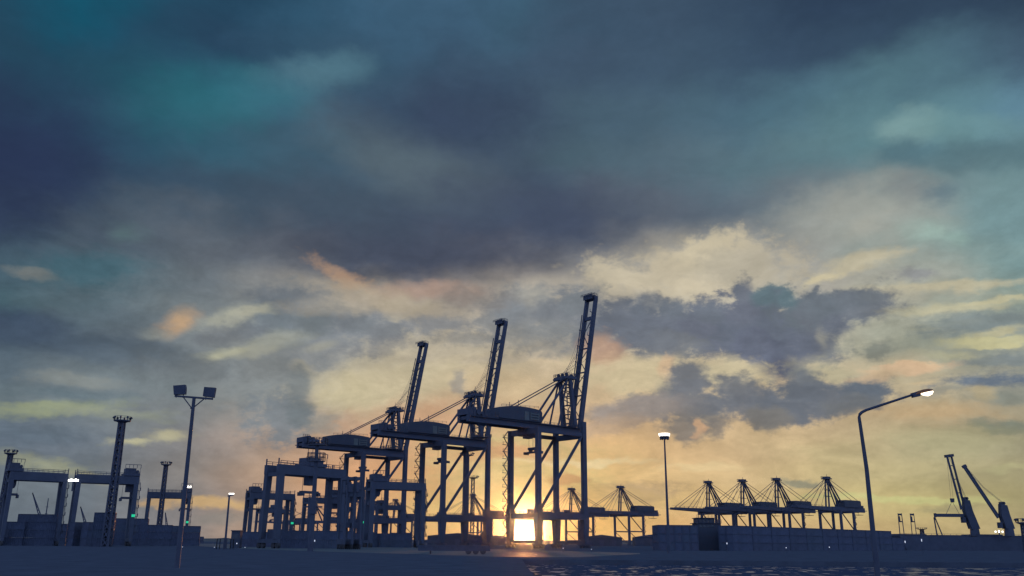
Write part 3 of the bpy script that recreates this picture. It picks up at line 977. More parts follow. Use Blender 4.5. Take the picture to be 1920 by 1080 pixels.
FROT = QROT+math.pi
fars = [(1572, 845, 'rightmost lowered boom quay crane in the far row, left of the curved street lamp', 0),
        (1477, 866, 'far row crane with lowered boom, third from the left above the container row', 0),
        (1412, 888, 'far row crane with lowered boom, second from the left above the container row', 0),
        (1347, 913, 'far row crane with lowered boom, its boom tip crossing the lit light tower', 0),
        (1180, 1003, 'far lowered boom crane alone in the gap right of the tallest crane', 0),
        (1087, 1048, 'far lowered boom crane seen between the right legs of the tallest crane', 0),
        (899, 1190, 'far lowered boom crane seen just left of the sun between two big cranes', 0),
        (752, 1350, 'tiny far lowered boom crane seen between legs of the leftmost big crane', 0),
        (684, 1430, 'tiny far lowered boom crane between the first two legs of the leftmost big crane', 0),
        (545, 1650, 'tiny far lowered boom crane glimpsed inside the low gantry left of the middle group', 0),
        (600, 1560, 'tiniest far crane, lowered boom, glimpsed under the yard gantry beams', 0)]
fc = None
for px, dep, lb, z in fars:
    p = spot(px, dep)
    if fc is None:
        fc = far_crane()
        tag(fc, lb, 'quay crane', 'far quay cranes with lowered booms')
        fc.location, fc.rotation_euler = p, (0, 0, FROT)
    else:
        dup(fc, p, FROT, lb)


# ------------------------------------------------------------------ yard gantries on rubber tyres
def gantry():
    """local x = span (24 m between legs), y = travel; trolley is a child that can be slid"""
    r = empty('yard_gantry')
    HX, HY, H = 11.8, 3.4, 24.0
    for sx in (-1, 1):
        for sy in (-1, 1):
            m = MB()
            x, y = sx*HX, sy*HY
            m.beam((x, y, 2.6), (x*.985, y*.86, H-2.8), 1.3, 1.6, 1.5, 1.9)
            m.build('leg', STEEL2, r)
        m = MB()
        m.box(sx*HX-.6, sx*HX+.6, -HY-1.2, HY+1.2, 1.5, 2.6)
        sb = m.build('sill_beam', STEEL2, r)
        for sy in (-1, 1):
            for k in (-.95, .95):
                m = MB()
                m.tube((sx*HX-.4, sy*HY+k, .8), (sx*HX+.4, sy*HY+k, .8), .8, n=16)
                m.tube((sx*HX-.45, sy*HY+k, .8), (sx*HX+.45, sy*HY+k, .8), .3, n=10)
                m.build('wheel', RUBBER, sb)
        m = MB()
        m.box(sx*HX-.6, sx*HX+.6, -HY*.86+.7, HY*.86-.7, H-3.4, H-2.3)
        m.build('cross_beam', STEEL2, r)
    for sy in (-1, 1):
        m = MB()
        m.box(-HX-.9, HX+.9, sy*HY*.86-.75, sy*HY*.86+.75, H-2.8, H)
        gd = m.build('girder', STEEL2, r)
        m = MB()
        m.rail([(-HX-.5, sy*HY*1.02, H), (HX+.5, sy*HY*1.02, H)], h=1.1, r=.07, step=2.2)
        m.beam((-HX-.8, sy*HY*.86, H), (-HX-.8, sy*HY*.86, H+1.8), .3)
        m.beam((HX+.8, sy*HY*.86, H), (HX+.8, sy*HY*.86, H+1.8), .3)
        m.build('handrail', GALV, gd)
    m = MB()
    m.box(-HX+.9, -HX+2.6, -2.2, 2.2, 2.7, 5.4)
    m.build('generator_box', DARK, r)
    m = MB()
    for z in range(4, 22, 3):
        m.box(HX+.7, HX+1.9, -HY*.9-.6, -HY*.9+.9, z, z+.15)
        m.beam((HX+1.7, -HY*.9-.5, z), (HX+1.7, -HY*.9+.8, z+3), .22)
        m.rail([(HX+1.9, -HY*.9-.6, z), (HX+1.9, -HY*.9+.9, z)], h=1.1, r=.06, step=.7)
    m.beam((HX+1.2, -HY*.9, 3), (HX+1.2, -HY*.9, 23), .14)
    m.build('ladder', GALV, r)
    m = MB()
    m.box(HX-.7, HX+.7, -HY-1.0, -HY-.72, 9.9, 10.8)
    m.build('signal_lamp', LAMP_G, r)
    # trolley group (part with sub-parts), origin at its middle
    m = MB()
    m.box(-3.2, 3.2, -3.9, 3.9, H+.1, H+1.0)
    m.box(-2.6, 1.6, -2.6, 2.6, H+1.05, H+2.9)
    m.tube((2.3, -2.4, H+1.7), (2.3, 2.4, H+1.7), .65, n=12)
    tr = m.build('trolley', DARK, r)
    m = MB()
    m.rail([(-3.2, -3.8, H+2.9), (3.2, -3.8, H+2.9)], h=1.2, r=.09, step=1.3, mid=False)
    m.beam((-3.0, -3.8, H+1), (-3.0, -3.8, H+3), .14)
    m.beam((3.0, -3.8, H+1), (3.0, -3.8, H+3), .14)
    m.build('canopy_frame', GALV, tr)
    m = MB()
    m.prism([(-1.4, H-5.4), (1.0, H-5.4), (1.5, H-4.4), (1.5, H-2.6), (-1.4, H-2.6)], -1.2, 1.2)
    m.beam((-.6, 0, H-2.6), (-.6, 0, H+.1), 1.4)
    m.build('operator_cab', DARK, tr)
    m = MB()
    for x in (-2.6, 2.6):
        m.tube((x, 0, H), (x, 0, H-7.1), .07, n=5)
    m.box(-2.9, 2.9, -1.1, 1.1, H-7.8, H-7.1)
    m.box(-3.4, -2.6, -1.3, 1.3, H-8.6, H-7.5)
    m.box(2.6, 3.4, -1.3, 1.3, H-8.6, H-7.5)
    m.build('spreader', DARK, tr)
    return r


# (px of left legs, depth, px of right legs, depth, height scale, trolley position, label)
gant = [(2, 304, 105, 314, 'yard gantry cut by the left edge, its trolley over the left leg', -10.5),
        (131, 316, 242, 326, 'yard gantry framing the tall lattice mast, trolley over its right legs', 9.5),
        (271, 428, 349, 434, 'small yard gantry just behind the twin floodlight pole', 9.5),
        (462, 428, 540, 440, 'low yard gantry just left of the taller middle gantry', -9.0),
        (505, 268, 624, 287, 'tall middle yard gantry with its trolley behind the caged mast', 1.5),
        (690, 343, 786, 352, 'yard gantry seen through the legs of the leftmost big crane', -9.0),
        (625, 396, 668, 408, 'yard gantry crowded between the caged mast and the leftmost big crane', 4.0)]
gproto, no_lamp = None, []
gant += [(572, 470, 640, 484, 'distant yard gantry peeping below the tall middle gantry beam', 6.0),
         (700, 560, 752, 572, 'distant yard gantry seen low between the legs of the leftmost big crane', -6.0),
         (482, 640, 528, 652, 'faint distant yard gantry inside the low gantry at the left of the middle group', 3.0)]
for lx, ld, rx, rd_, lb, tp in gant:
    a, b = spot(lx, ld), spot(rx, rd_)
    c = (a+b)/2
    rz = math.atan2(b.y-a.y, b.x-a.x)
    span = (b-a).length
    if gproto is None:
        gproto = gantry()
        o = gproto
        o.location, o.rotation_euler = c, (0, 0, rz)
        tag(o, lb, 'yard gantry', 'rubber tyred yard gantries')
    else:
        o = dup(gproto, c, rz, lb)
    o.scale = (span/23.6, 1, 1)
    for ch in list(o.children):
        if ch.name.startswith('trolley'):
            ch.location.x = tp
        if ch.name.startswith('signal_lamp') and lx in (2, 505, 690, 572, 482):
            no_lamp.append(ch)


for ch in no_lamp:                          # only some gantries show their green lamp
    bpy.data.objects.remove(ch)

# ------------------------------------------------------------------ light towers
def lattice_mast(h, w0, w1, lit=False, heads=8):
    r = empty('light_tower')
    m = MB()
    n = max(8, int(h/(w0*1.15)))
    for sx, sy in ((-1, -1), (1, -1), (1, 1), (-1, 1)):
        m.beam((sx*w0/2, sy*w0/2, 0), (sx*w1/2, sy*w1/2, h), .3*w0/1.5+.08)
    for i in range(n):
        z0, z1 = h*i/n, h*(i+1)/n
        a, b = w0+(w1-w0)*i/n, w0+(w1-w0)*(i+1)/n
        for (x0, y0), (x1, y1) in (((-1, -1), (1, -1)), ((1, -1), (1, 1)), ((1, 1), (-1, 1)), ((-1, 1), (-1, -1))):
            m.beam((x0*a/2, y0*a/2, z0), (x1*b/2, y1*b/2, z1), .19*w0/1.5+.05)
            m.beam((x1*a/2, y1*a/2, z0), (x0*b/2, y0*b/2, z1), .19*w0/1.5+.05)
            m.beam((x0*a/2, y0*a/2, z0), (x1*a/2, y1*a/2, z0), .12)
    m.build('tower', DARK, r)
    k = w1*1.9
    m = MB()
    m.tube((0, 0, h-.6), (0, 0, h), w1*.6, k*.86, n=14)
    m.tube((0, 0, h), (0, 0, h+.3), k, n=14)
    m.build('platform', DARK, r)
    for i in range(heads):
        a = 2*math.pi*i/heads+.2
        x, y = math.cos(a)*k*.97, math.sin(a)*k*.97
        m = MB()
        m.beam((x, y, h+.3), (x, y, h+1.6), .1)
        m.beam((x, y, h+1.0), (x*1.18, y*1.18, h+1.25), .42, .6)
        m.build('floodlight', LAMP_W if lit else DARK, r)
    m = MB()
    for i in range(14):
        a0, a1 = 2*math.pi*i/14, 2*math.pi*(i+1)/14
        p, q = Vector((math.cos(a0)*k, math.sin(a0)*k, h+.3)), Vector((math.cos(a1)*k, math.sin(a1)*k, h+.3))
        m.rail([p, q], h=1.2, r=.04, step=3, mid=False)
    m.build('railing', GALV, r)
    return r


def put_tower(px, topy, dep, w0, w1, label, **kw):
    b = spot(px, dep)
    # base column chosen so that the head comes out under the measured pixel
    t = at(px, topy, dep)
    h = t.z-1.2
    o = lattice_mast(h, w0, w1, **kw)
    o.location = (t.x, dep, 0)
    tag(o, label, 'light tower')
    return o


put_tower(230, 783, 285, 2.0, 1.35, 'tall lattice light tower with open crown of lamps in front of yard gantry')
put_tower(21, 845, 330, 1.6, 1.1, 'lattice light tower rising behind the gantry at the left edge')
put_tower(312, 867, 420, 1.7, 1.2, 'short lattice light tower between the tall mast and the twin floodlight pole')
put_tower(876, 850, 520, 2.6, 2.0, 'taller of two slim light towers behind the middle big crane')
put_tower(887, 893, 640, 2.6, 2.0, 'shorter of two slim light towers behind the middle big crane')
put_tower(1918, 974, 300, 1.5, 1.2, 'light tower with flat head cut by the right edge')
put_tower(1728, 990, 900, 3.0, 2.4, 'tiny light tower with crossbar right of two narrow straddle carriers')

# caged mast in front of the leftmost big crane
b = at(596, 820, 190)
o = empty('light_tower', (b.x, 190, 0))
tag(o, 'round light mast with square lamp cages near its top, before the leftmost big crane', 'light tower')
H = b.z-1.4
MB().tube((0, 0, 0), (0, 0, H), .62, .36, n=14).build('mast', DARK, o)
for z0, z1, k in ((H-.2, H+1.3, 1.9), (H-3.6, H-1.9, 1.7)):
    m = MB()
    m.box(-k, k, -k*.6, k*.6, z0-.1, z0+.05)
    for y in (-k*.6, k*.6):
        m.rail([(-k, y, z0), (k, y, z0)], h=z1-z0, r=.045, step=.62)
    for x in (-k, k):
        m.rail([(x, -k*.6, z0), (x, k*.6, z0)], h=z1-z0, r=.045, step=.9)
    m.build('lamp_cage', GALV, o)
for x in (-1.2, -.4, .4, 1.2):
    m = MB()
    m.beam((x, -.9, H+.3), (x, -1.35, H+.55), .45, .5)
    m.build('floodlight', DARK, o)
m = MB()
m.box(-.7, .7, -.7, .7, H-14.5, H-11.8)
m.box(-1.9, 1.9, -.25, .25, H-13.2, H-12.9)
m.build('winch_frame', DARK, o)

# slim pole with lit ring, right of the tallest crane
b = at(1247, 812, 210)
o = empty('light_tower', (at(1249, 900, 210).x, 210, 0))
tag(o, 'slim tall pole with a bright lit ring of lamps, right of the tallest crane', 'light tower')
H = b.z
MB().tube((0, 0, 0), (0, 0, H-.3), .36, .16, n=12).build('pole', DARK, o)
MB().tube((0, 0, H-1.0), (0, 0, H-.75), 1.15, n=16).build('ring', DARK, o)
for i in range(10):
    a = 2*math.pi*i/10
    x, y = math.cos(a)*.95, math.sin(a)*.95
    fl = MB().box(x-.14, x+.14, y-.14, y+.14, H-1.55, H-1.0).build('floodlight', DARK, o)
    m = MB()
    m.tube((x, y, H-.72), (x*1.05, y*1.05, H-.1), .30, .36, n=10)
    m.build('lamp', LAMP_W, fl)

# lit post with railing at its foot
b = at(430, 930, 230)
o = empty('light_pole', (at(424, 1000, 230).x, 230, 0))
tag(o, 'plain grey pole with one bright lamp on top, inside a small railing', 'light pole')
H = b.z
m = MB()
m.tube((0, 0, 0), (b.x-o.location.x, 0, H), .30, .22, n=12)
m.build('pole', DARK, o)
m = MB()
tx = b.x-o.location.x
m.beam((tx-.4, 0, H), (tx+1.0, 0, H+.25), .3)
hd = m.build('arm', DARK, o)
m = MB()
m.box(tx-.1, tx+1.1, -.3, .3, H+.42, H+.72)
m.build('lamp', LAMP_W, hd)
m = MB()
m.rail([(-1.7, -1.2, 0), (1.7, -1.2, 0), (1.7, 1.2, 0), (-1.7, 1.2, 0), (-1.7, -1.2, 0)], h=2.5, r=.07, step=1.7)
rl = m.build('railing', GALV, None, (o.location.x, 230, 0))
tag(rl, 'square metal railing round the foot of the plain lit pole', 'railing')

# ------------------------------------------------------------------ twin floodlight pole
dep = 70
t_ = at(364, 745, dep)
bx = at(341, 975, dep).x
o = empty('floodlight_pole', (bx+(bx-t_.x)*.25, dep, 0))
lx = o.location.x
tag(o, 'tall pole with two square unlit floodlights on a crossbar', 'floodlight pole')
H = t_.z
tx = t_.x-lx
MB().tube((0, 0, 0), (tx, 0, H), .19, .13, n=14).build('pole', DARK, o)
m = MB()
m.beam((tx-1.55, 0, H+.10), (tx+1.5, 0, H-.12), .14, .14)
m.tube((tx-.9, 0, H+.05), (tx-.12, 0, H-.85), .045, n=6)
m.tube((tx+.85, 0, H-.08), (tx+.0, 0, H-.85), .045, n=6)
m.tube((tx-.2, 0, H-.86), (tx+.1, 0, H-.88), .07, n=6)
m.build('crossbar', DARK, o)
for cx_, cz, tl in ((tx-1.18, H+.58, -.13), (tx+1.2, H+.42, .03)):
    m = MB()
    hw, hh, dd = .46, .40, .16
    c = [(-hw, -hh+.06), (hw*.95, -hh), (hw*1.06, hh*.2), (hw*.98, hh*.9), (-hw*1.08, hh)]
    if tl > 0:
        c = [(-hw, -hh+.05), (hw*.92, -hh-.02), (hw, hh*.9), (-hw*.98, hh*.98)]
    ca, sa = math.cos(-tl), math.sin(-tl)
    c = [(cx_+x*ca-z*sa, cz+x*sa+z*ca) for x, z in c]
    m.prism(c, -dd, dd)
    fl = m.build('floodlight', DARK, o)
    m = MB()
    for s in (-.26, .3):
        m.beam((cx_+s, 0, cz-hh-.22), (cx_+s, 0, cz-hh+.12), .05)
    m.build('bracket', DARK, fl)

# ------------------------------------------------------------------ curved street lamp
dep = 38


def L(px, py, d=dep):
    return at(px, py, d)


p0 = L(1637, 1000)
base = Vector((L(1643, 1060).x+.02, dep, 0))
o = empty('street_lamp', base)
tag(o, 'bent arm street lamp glowing orange white beside the dark dock', 'street lamp')


def rel(v):
    return v-base


m = MB()
m.path([(0, 0, 0), rel(L(1637, 1000)), rel(L(1625, 880)), rel(L(1612, 790))], [.125, .105, .085, .07], n=12)
m.build('pole', DARK, o)
m = MB()
m.path([rel(L(1612, 792)), rel(L(1611, 783)), rel(L(1612, 777)), rel(L(1616, 773)), rel(L(1624, 769)), rel(L(1660, 757)), rel(L(1715, 739))], [.07, .068, .066, .064, .06, .055, .05], n=10)
m.build('arm', DARK, o)
hp, hq = rel(L(1712, 741)), rel(L(1750, 733))
hd_ = (hq-hp)
ln = hd_.length
ex = hd_.normalized()
ez = Vector((-ex.z, 0, ex.x))
m = MB()
N, M_ = 9, 10
sec = [(0, .05, .06), (.08, .10, .12), (.3, .15, .15), (.55, .20, .17), (.8, .19, .15), (.95, .12, .10), (1.0, .04, .04)]
for u_, wy, hz in sec:
    for k in range(M_):
        a = math.pi*k/(M_-1)
        m.v.append(tuple(hp+ex*(u_*ln)+Vector((0, math.cos(a)*wy, 0))+ez*(math.sin(a)*hz*.9)))
for i in range(len(sec)-1):
    for k in range(M_):
        a, b = i*M_+k, i*M_+(k+1) % M_
        m.f.append((a, b, b+M_, a+M_))
hd = m.build('lamp_head', FLARE, o)
m = MB()
sec = [(.42, .06, .04), (.52, .17, .12), (.7, .19, .17), (.88, .15, .13), (.97, .05, .04)]
for u_, wy, hz in sec:
    for k in range(M_):
        a = math.pi*k/(M_-1)
        m.v.append(tuple(hp+ex*(u_*ln)+Vector((0, math.cos(a)*wy, 0))-ez*(math.sin(a)*hz)))
for i in range(len(sec)-1):
    for k in range(M_):
        a, b = i*M_+k, i*M_+(k+1) % M_
        m.f.append((a, b, b+M_, a+M_))
m.build('lit_bowl', LAMP_Y, hd)
m = MB()
m.beam(hp-ex*.05, hp+ex*.28, .2, .2)
m.build('gear_box', DARK, hd)

# ------------------------------------------------------------------ containers
CL, CW, CH = 12.19, 2.44, 2.59


def container_mesh(ln):
    m = MB()
    hx, hy = ln/2, CW/2
    for sx in (-1, 1):
        for sy in (-1, 1):
            m.box(sx*hx-.09, sx*hx+.09, sy*hy-.09, sy*hy+.09, 0, CH)
    for z in (.08, CH-.08):
        for sy in (-1, 1):
            m.box(-hx+.1, hx-.1, sy*hy-.07, sy*hy+.07, z-.07, z+.07)
        for sx in (-1, 1):
            m.box(sx*hx-.07, sx*hx+.07, -hy+.1, hy-.1, z-.07, z+.07)
    for sy in (-1, 1):                      # corrugated sides
        n = int(ln/.56)
        for i in range(n):
            x0 = -hx+.12+(ln-.24)*i/n
            x1 = x0+(ln-.24)/n
            y = sy*(hy-.02)
            q = sy*.05
            o = len(m.v)
            xs = [(x0, y-q), (x0+(x1-x0)*.35, y-q), (x0+(x1-x0)*.5, y), (x0+(x1-x0)*.85, y), (x1, y-q)]
            for x, yy in xs:
                m.v += [(x, yy, .15), (x, yy, CH-.15)]
            for k in range(4):
                m.f.append((o+2*k, o+2*k+2, o+2*k+3, o+2*k+1))
    m.box(-hx+.1, hx-.1, -hy+.1, hy-.1, CH-.12, CH-.03)
    m.box(-hx+.05, -hx+.1, -hy+.09, hy-.09, .15, CH-.15)
    m.box(hx-.1, hx-.04, -hy+.09, hy-.09, .15, CH-.15)
    for y in (-.75, -.3, .3, .75):          # door bars
        m.beam((hx-.01, y, .2), (hx-.01, y, CH-.2), .05)
    return m


protos = {}


def container(ln, ci, loc, rz, label, group):
    key = (ln, ci)
    if key not in protos:
        protos[key] = container_mesh(ln).build('shipping_container', BOXES[ci])
        o = protos[key]
    else:
        o = protos[key].copy()
        COL.objects.link(o)
    o.location = loc
    o.rotation_euler = (0, 0, rz)
    tag(o, label, 'container', group)


def stack(px0, px1, topy, dep, rz, label, group, short=False):
    """fill the pixel run with containers piled up to the measured roof line"""
    e = ray((px0+px1)/2, topy)
    dep, n = min(((k*(CH+.01)-EYE)*e.y/e.z, k) for k in (2, 3, 4, 5) if (k*(CH+.01)-EYE)*e.y/e.z > 255)
    a, b = spot(px0, dep), spot(px1, dep)
    ln = 6.06 if short else CL
    c, s_ = abs(math.cos(rz)), abs(math.sin(rz))
    wid = ln*c+CW*s_
    k = max(1, round((b.x-a.x)/wid))
    for i in range(k):
        x = a.x+(b.x-a.x)*(i+.5)/k
        for t in range(n):
            container(ln, random.choice((0, 0, 1, 2, 3)), (x+random.uniform(-.1, .1), dep+random.uniform(-.1, .1), t*(CH+.01)), rz, label, group)


GL = 'dark shipping container piled in the yard under the gantries at the left edge'
GLG = 'containers under the left gantries'
SP = .28
stack(-30, 12, 985, 300, SP, GL, GLG)
stack(12, 42, 978, 300, SP, GL, GLG, True)
stack(40, 96, 964, 302, SP, GL, GLG)
stack(94, 124, 982, 296, SP, GL, GLG, True)
stack(137, 156, 979, 300, 1.2, GL, GLG, True)
stack(163, 180, 979, 300, 1.2, GL, GLG, True)
stack(177, 209, 961, 302, SP, GL, GLG, True)
stack(206, 222, 997, 290, 1.2, GL, GLG, True)
GM = 'dark shipping container in the stepped pile right of the tall lattice mast'
GMG = 'containers right of the lattice mast'
stack(220, 270, 972, 300, SP, GM, GMG)
stack(269, 313, 984, 306, SP, GM, GMG)
stack(319, 373, 986, 310, SP, GM, GMG)
stack(371, 381, 1006, 320, 1.3, GM, GMG, True)
GC = 'dark shipping container in the low row below the middle yard gantries'
GCG = 'containers below the middle gantries'
stack(452, 520, 997, 330, .15, GC, GCG)
stack(520, 660, 995, 322, .1, GC, GCG)
stack(660, 770, 1000, 318, .1, GC, GCG)
GR = 'dark shipping container in the long receding row left of the street lamp'
GRG = 'containers in the long right row'
rowdir = Vector((.70, .714, 0))
rz = math.atan2(rowdir.y, rowdir.x)
p0 = spot(1374, 290)
for i in range(11):
    for j in range(2):
        for k in range(3 if i < 7 else (3 if i < 10 else 2)):
            if i >= 7 and k == 2 and j == 1:
                continue
            q = p0+rowdir*(i*(CL+.35)+CL/2)+Vector((-rowdir.y, rowdir.x, 0))*(j*(CW+.3)+CW/2)
            container(CL, random.choice((0, 0, 1, 3)), (q.x, q.y, k*(CH+.01)), rz, GR, GRG)
GS = 'dark shipping container in the square pile left of the stepped deckhouse'
GSG = 'containers left of the deckhouse'
p0 = spot(1233, 288)
for i in range(1):
    for j in range(5):
        for k in range(3):
            q = p0+Vector((CW/2+.3, 0, 0))+Vector((j*(CW+.08), j*.15, 0))
            container(CL, random.choice((0, 1, 2, 3)), (q.x, q.y+6, k*(CH+.01)), math.pi/2, GS, GSG)

# ------------------------------------------------------------------ stepped deckhouse block
p0 = spot(1306, 300)
p1 = spot(1359, 300)
wd = p1.x-p0.x
o = empty('control_building', (p0.x, 300, 0), .0)
tag(o, 'dark stepped control building with roof rails between two container piles', 'building')
m = MB()
m.box(0, wd, 0, 9, 0, 6.9)
m.box(wd*.04, wd*.86, 0.4, 8.6, 6.9, 8.6)
m.box(wd*.08, wd*.68, 0.8, 8.0, 8.6, 10.2)
m.build('wall', PANEL, o)
m = MB()
m.box(-.25, wd*.90, -.1, 9, 8.62, 8.8)
m.box(wd*.04, wd*.74, .2, 8.4, 10.22, 10.45)
m.build('roof', DARK, o)
m = MB()
m.rail([(0, 0, 8.8), (wd*.9, 0, 8.8)], h=1.0, r=.05, step=1.1)
m.rail([(wd*.05, .3, 10.45), (wd*.72, .3, 10.45)], h=.9, r=.05, step=1.1)
m.beam((wd*.15, 2, 10.4), (wd*.15, 2, 13.2), .16)
m.build('railing', GALV, o)
for z in (7.3, 8.95):
    for i in range(4):
        x = wd*(.12+.14*i)
        m = MB()
        y = .4 if z < 8.6 else .8
        m.box(x, x+.9, y-.06, y-.004, z, z+.8)
        m.build('window', GLASS, o)

# ------------------------------------------------------------------ cargo ship and its two jib cranes
a, b = spot(1668, 412), spot(2120, 430)
o = empty('cargo_ship', ((a.x+b.x)/2, (a.y+b.y)/2, 0), math.atan2(b.y-a.y, b.x-a.x))
tag(o, 'long low dark ship hull under the two jib cranes at right', 'ship')
hl = (b-a).length/2
m = MB()
prof = [(-hl, 6.3), (-hl+1, 3), (-hl+5, 0), (hl-3, 0), (hl, 3), (hl+1, 6.2), (0, 5.6)]
ysec = [(-8, .9), (0, 1.0), (8, .9)]
m.prism([(-hl+3, -.5), (hl-4, -.5), (hl, 5.8), (-hl, 6.1)], -8, 8)
m.prism([(-hl, 6.1), (-hl+14, 6.05), (-hl+13, 6.9), (-hl, 7.0)], -7.6, 7.6)
m.build('hull', STEEL2, o)
m = MB()
for i in range(5):
    x = -hl+22+i*17
    m.box(x, x+13, -5.5, 5.5, 6.0, 6.7+.35*(i % 2))
m.build('hatch_cover', DARK, o)
m = MB()
m.rail([(-hl, -7.9, 6.1), (hl, -7.9, 5.8)], h=1.1, r=.05, step=3)
m.build('railing', GALV, o)


def jib_crane(base, tip_px, foot_px, dep, tw, twin, top_px, label):
    """tower of a deck crane and its raised jib; pixels are the measured ends of the jib"""
    r = empty('jib_crane', base)
    tag(r, label, 'jib crane')
    tp = at(*top_px, dep)-base
    m = MB()
    m.tube((0, 0, 6.4), (0, 0, 9.5), 2.1, 1.9, n=16)
    m.build('pedestal', STEEL2, r)
    m = MB()
    m.hexa([(-1.9, -1.8, 9.5), (1.9, -1.8, 9.5), (1.9, 1.8, 9.5), (-1.9, 1.8, 9.5),
            (tp.x-tw, -1.5, tp.z-5), (tp.x+tw, -1.5, tp.z-5), (tp.x+tw, 1.5, tp.z-5), (tp.x-tw, 1.5, tp.z-5)])
    m.hexa([(tp.x-tw, -1.5, tp.z-5), (tp.x+tw, -1.5, tp.z-5), (tp.x+tw, 1.5, tp.z-5), (tp.x-tw, 1.5, tp.z-5),
            (tp.x-tw*.75, -1.3, tp.z), (tp.x+tw*.7, -1.3, tp.z-.6), (tp.x+tw*.7, 1.3, tp.z-.6), (tp.x-tw*.75, 1.3, tp.z)])
    tw_ = m.build('tower', STEEL2, r)
    m = MB()
    m.box(tp.x-tw*.6, tp.x-tw*.1, -1.2, 1.2, tp.z, tp.z+.9)
    m.tube((tp.x, -1.2, tp.z+.3), (tp.x, 1.2, tp.z+.3), .7, n=12)
    m.build('sheave_block', DARK, tw_)
    m = MB()
    m.box(tp.x-tw-1.3, tp.x-tw+.02, -1.2, 1.2, tp.z-10.5, tp.z-8.0)
    m.build('operator_cab', DARK, tw_)
    ft = at(*foot_px, dep)-base
    tip = at(*tip_px, dep)-base
    d = (tip-ft).normalized()
    m = MB()
    sp = 1.35 if twin else .75
    off = Vector((d.z, 0, -d.x))*(1.5 if twin else .62)
    th = .85 if twin else .95
    for s in (-1, 1):
        y = Vector((0, s*sp, 0))
        m.beam(ft+y+off*s, tip+y*.7+off*s, .7, th, .6, th*.85)
    for t in (.02, .3, .55, .8, .97):
        c = ft.lerp(tip, t)
        m.beam(c-Vector((0, sp, 0))-off, c+Vector((0, sp, 0))+off, .6 if t > .9 else .35)
    jb = m.build('jib', STEEL2, r)
    m = MB()
    m.beam(tip-off*1.3-d*.4, tip+off*1.3-d*.4, 1.6, 1.2)
    m.build('jib_head', DARK, jb)
    m = MB()
    for s in (-.7, 0, .7):
        mid = (tip+tp)/2+Vector((0, 0, -1.2-.5*s))
        m.path([tip+Vector((0, s, .3)), mid, Vector((tp.x, s, tp.z+.6))], .05, n=5)
    m.build('luffing_rope', CABLE, r)
    return r, tip


dJ = 415
b1_ = at(1828, 1000, dJ)
b1_.z = 0
j1, tip1 = jib_crane(b1_, (1779, 853), (1806, 955), dJ, 1.75, True, (1811, 936), 'jib crane with steep twin beam jib lifting a spreader beam')
m = MB()
for s in (-.5, .5):
    m.tube(tip1+Vector((s-.6, 0, -.3)), at(1785, 934, dJ)-b1_+Vector((s, 0, 0)), .05, n=5)
m.build('hoist_rope', CABLE, j1)
m = MB()
hb = at(1785, 934, dJ)-b1_
m.hexa([hb+Vector(q) for q in ((-.7, -.4, -1.9), (.7, -.4, -1.9), (.7, .4, -1.9), (-.7, .4, -1.9), (-.9, -.4, -.1), (.9, -.4, -.1), (.9, .4, -.1), (-.9, .4, -.1))])
m.build('hook_block', DARK, j1)
b2_ = at(1893, 1002, dJ-8)
b2_.z = 0
j2, _t = jib_crane(b2_, (1807, 873), (1872, 970), dJ-8, 1.9, False, (1880, 945), 'jib crane with lower slanting jib nearest the right edge')
# spreader beam in the slings, on its trestle
sp0, sp1 = at(1753, 966, dJ), at(1806, 968, dJ)
o = empty('lifting_beam', (sp0.x, dJ, 0))
tag(o, 'long horizontal lifting beam hung by slings from the steep twin jib', 'lifting beam')
m = MB()
z = sp0.z
m.box(0, sp1.x-sp0.x, -.7, .7, z-.75, z+.7)
m.box(-.15, .3, -.9, .9, z-.9, z+.9)
m.build('beam', DARK, o)
m = MB()
hk = at(1785, 940, dJ)-Vector((sp0.x, dJ, 0))
for q in (1774, 1799):
    e = at(q, 964, dJ)-Vector((sp0.x, dJ, 0))
    m.tube(hk, e, .09, n=5)
m.build('sling', CABLE, o)
tr0 = at(1757, 1000, dJ)
o = empty('trestle', (tr0.x, dJ, 0))
tag(o, 'narrow leaning trestle under the left end of the lifting beam', 'trestle')
m = MB()
zt = z-.95
m.beam((-.1, 0, 6.3), (-.5, 0, zt), .45)
m.build('post', DARK, o)
m = MB()
m.beam((2.4, 0, 6.3), (-.1, 0, zt), .4)
m.build('brace', DARK, o)


# ------------------------------------------------------------------ straddle carriers
def straddle(dep):
    r = empty('straddle_carrier')
    for sx in (-1, 1):
        m = MB()
        m.beam((sx*1.9, 0, 1.4), (sx*1.5, 0, 13.2), .6, .7, .5, .6)
        m.beam((sx*1.9, 8, 1.4), (sx*1.5, 8, 13.2), .6, .7, .5, .6)
        m.build('leg', STEEL2, r)
        m = MB()
        m.box(sx*1.9-.5, sx*1.9+.5, -1, 9, .9, 1.9)
        sb = m.build('sill_beam', STEEL2, r)
        for y in (-.2, 2.6, 5.4, 8.2):
            MB().tube((sx*1.9-.3, y, .75), (sx*1.9+.3, y, .75), .75, n=14).build('wheel', RUBBER, sb)
    m = MB()
    for y in (0, 8):
        m.beam((-1.6, y, 13.3), (1.6, y, 13.3), .7, .6)
        m.beam((-1.6, y, 10.6), (1.6, y, 10.6), .35)
    for sx in (-1, 1):
        m.beam((sx*1.5, 0, 13.4), (sx*1.5, 8, 13.4), .6)
    m.build('top_frame', STEEL2, r)
    m = MB()
    m.box(-1.3, 1.3, 1, 7, 4.0, 5.0)
    m.build('spreader', DARK, r)
    m = MB()
    m.box(-1.4, 0, -1.0, .3, 10.7, 12.6)
    m.build('operator_cab', DARK, r)
    return r


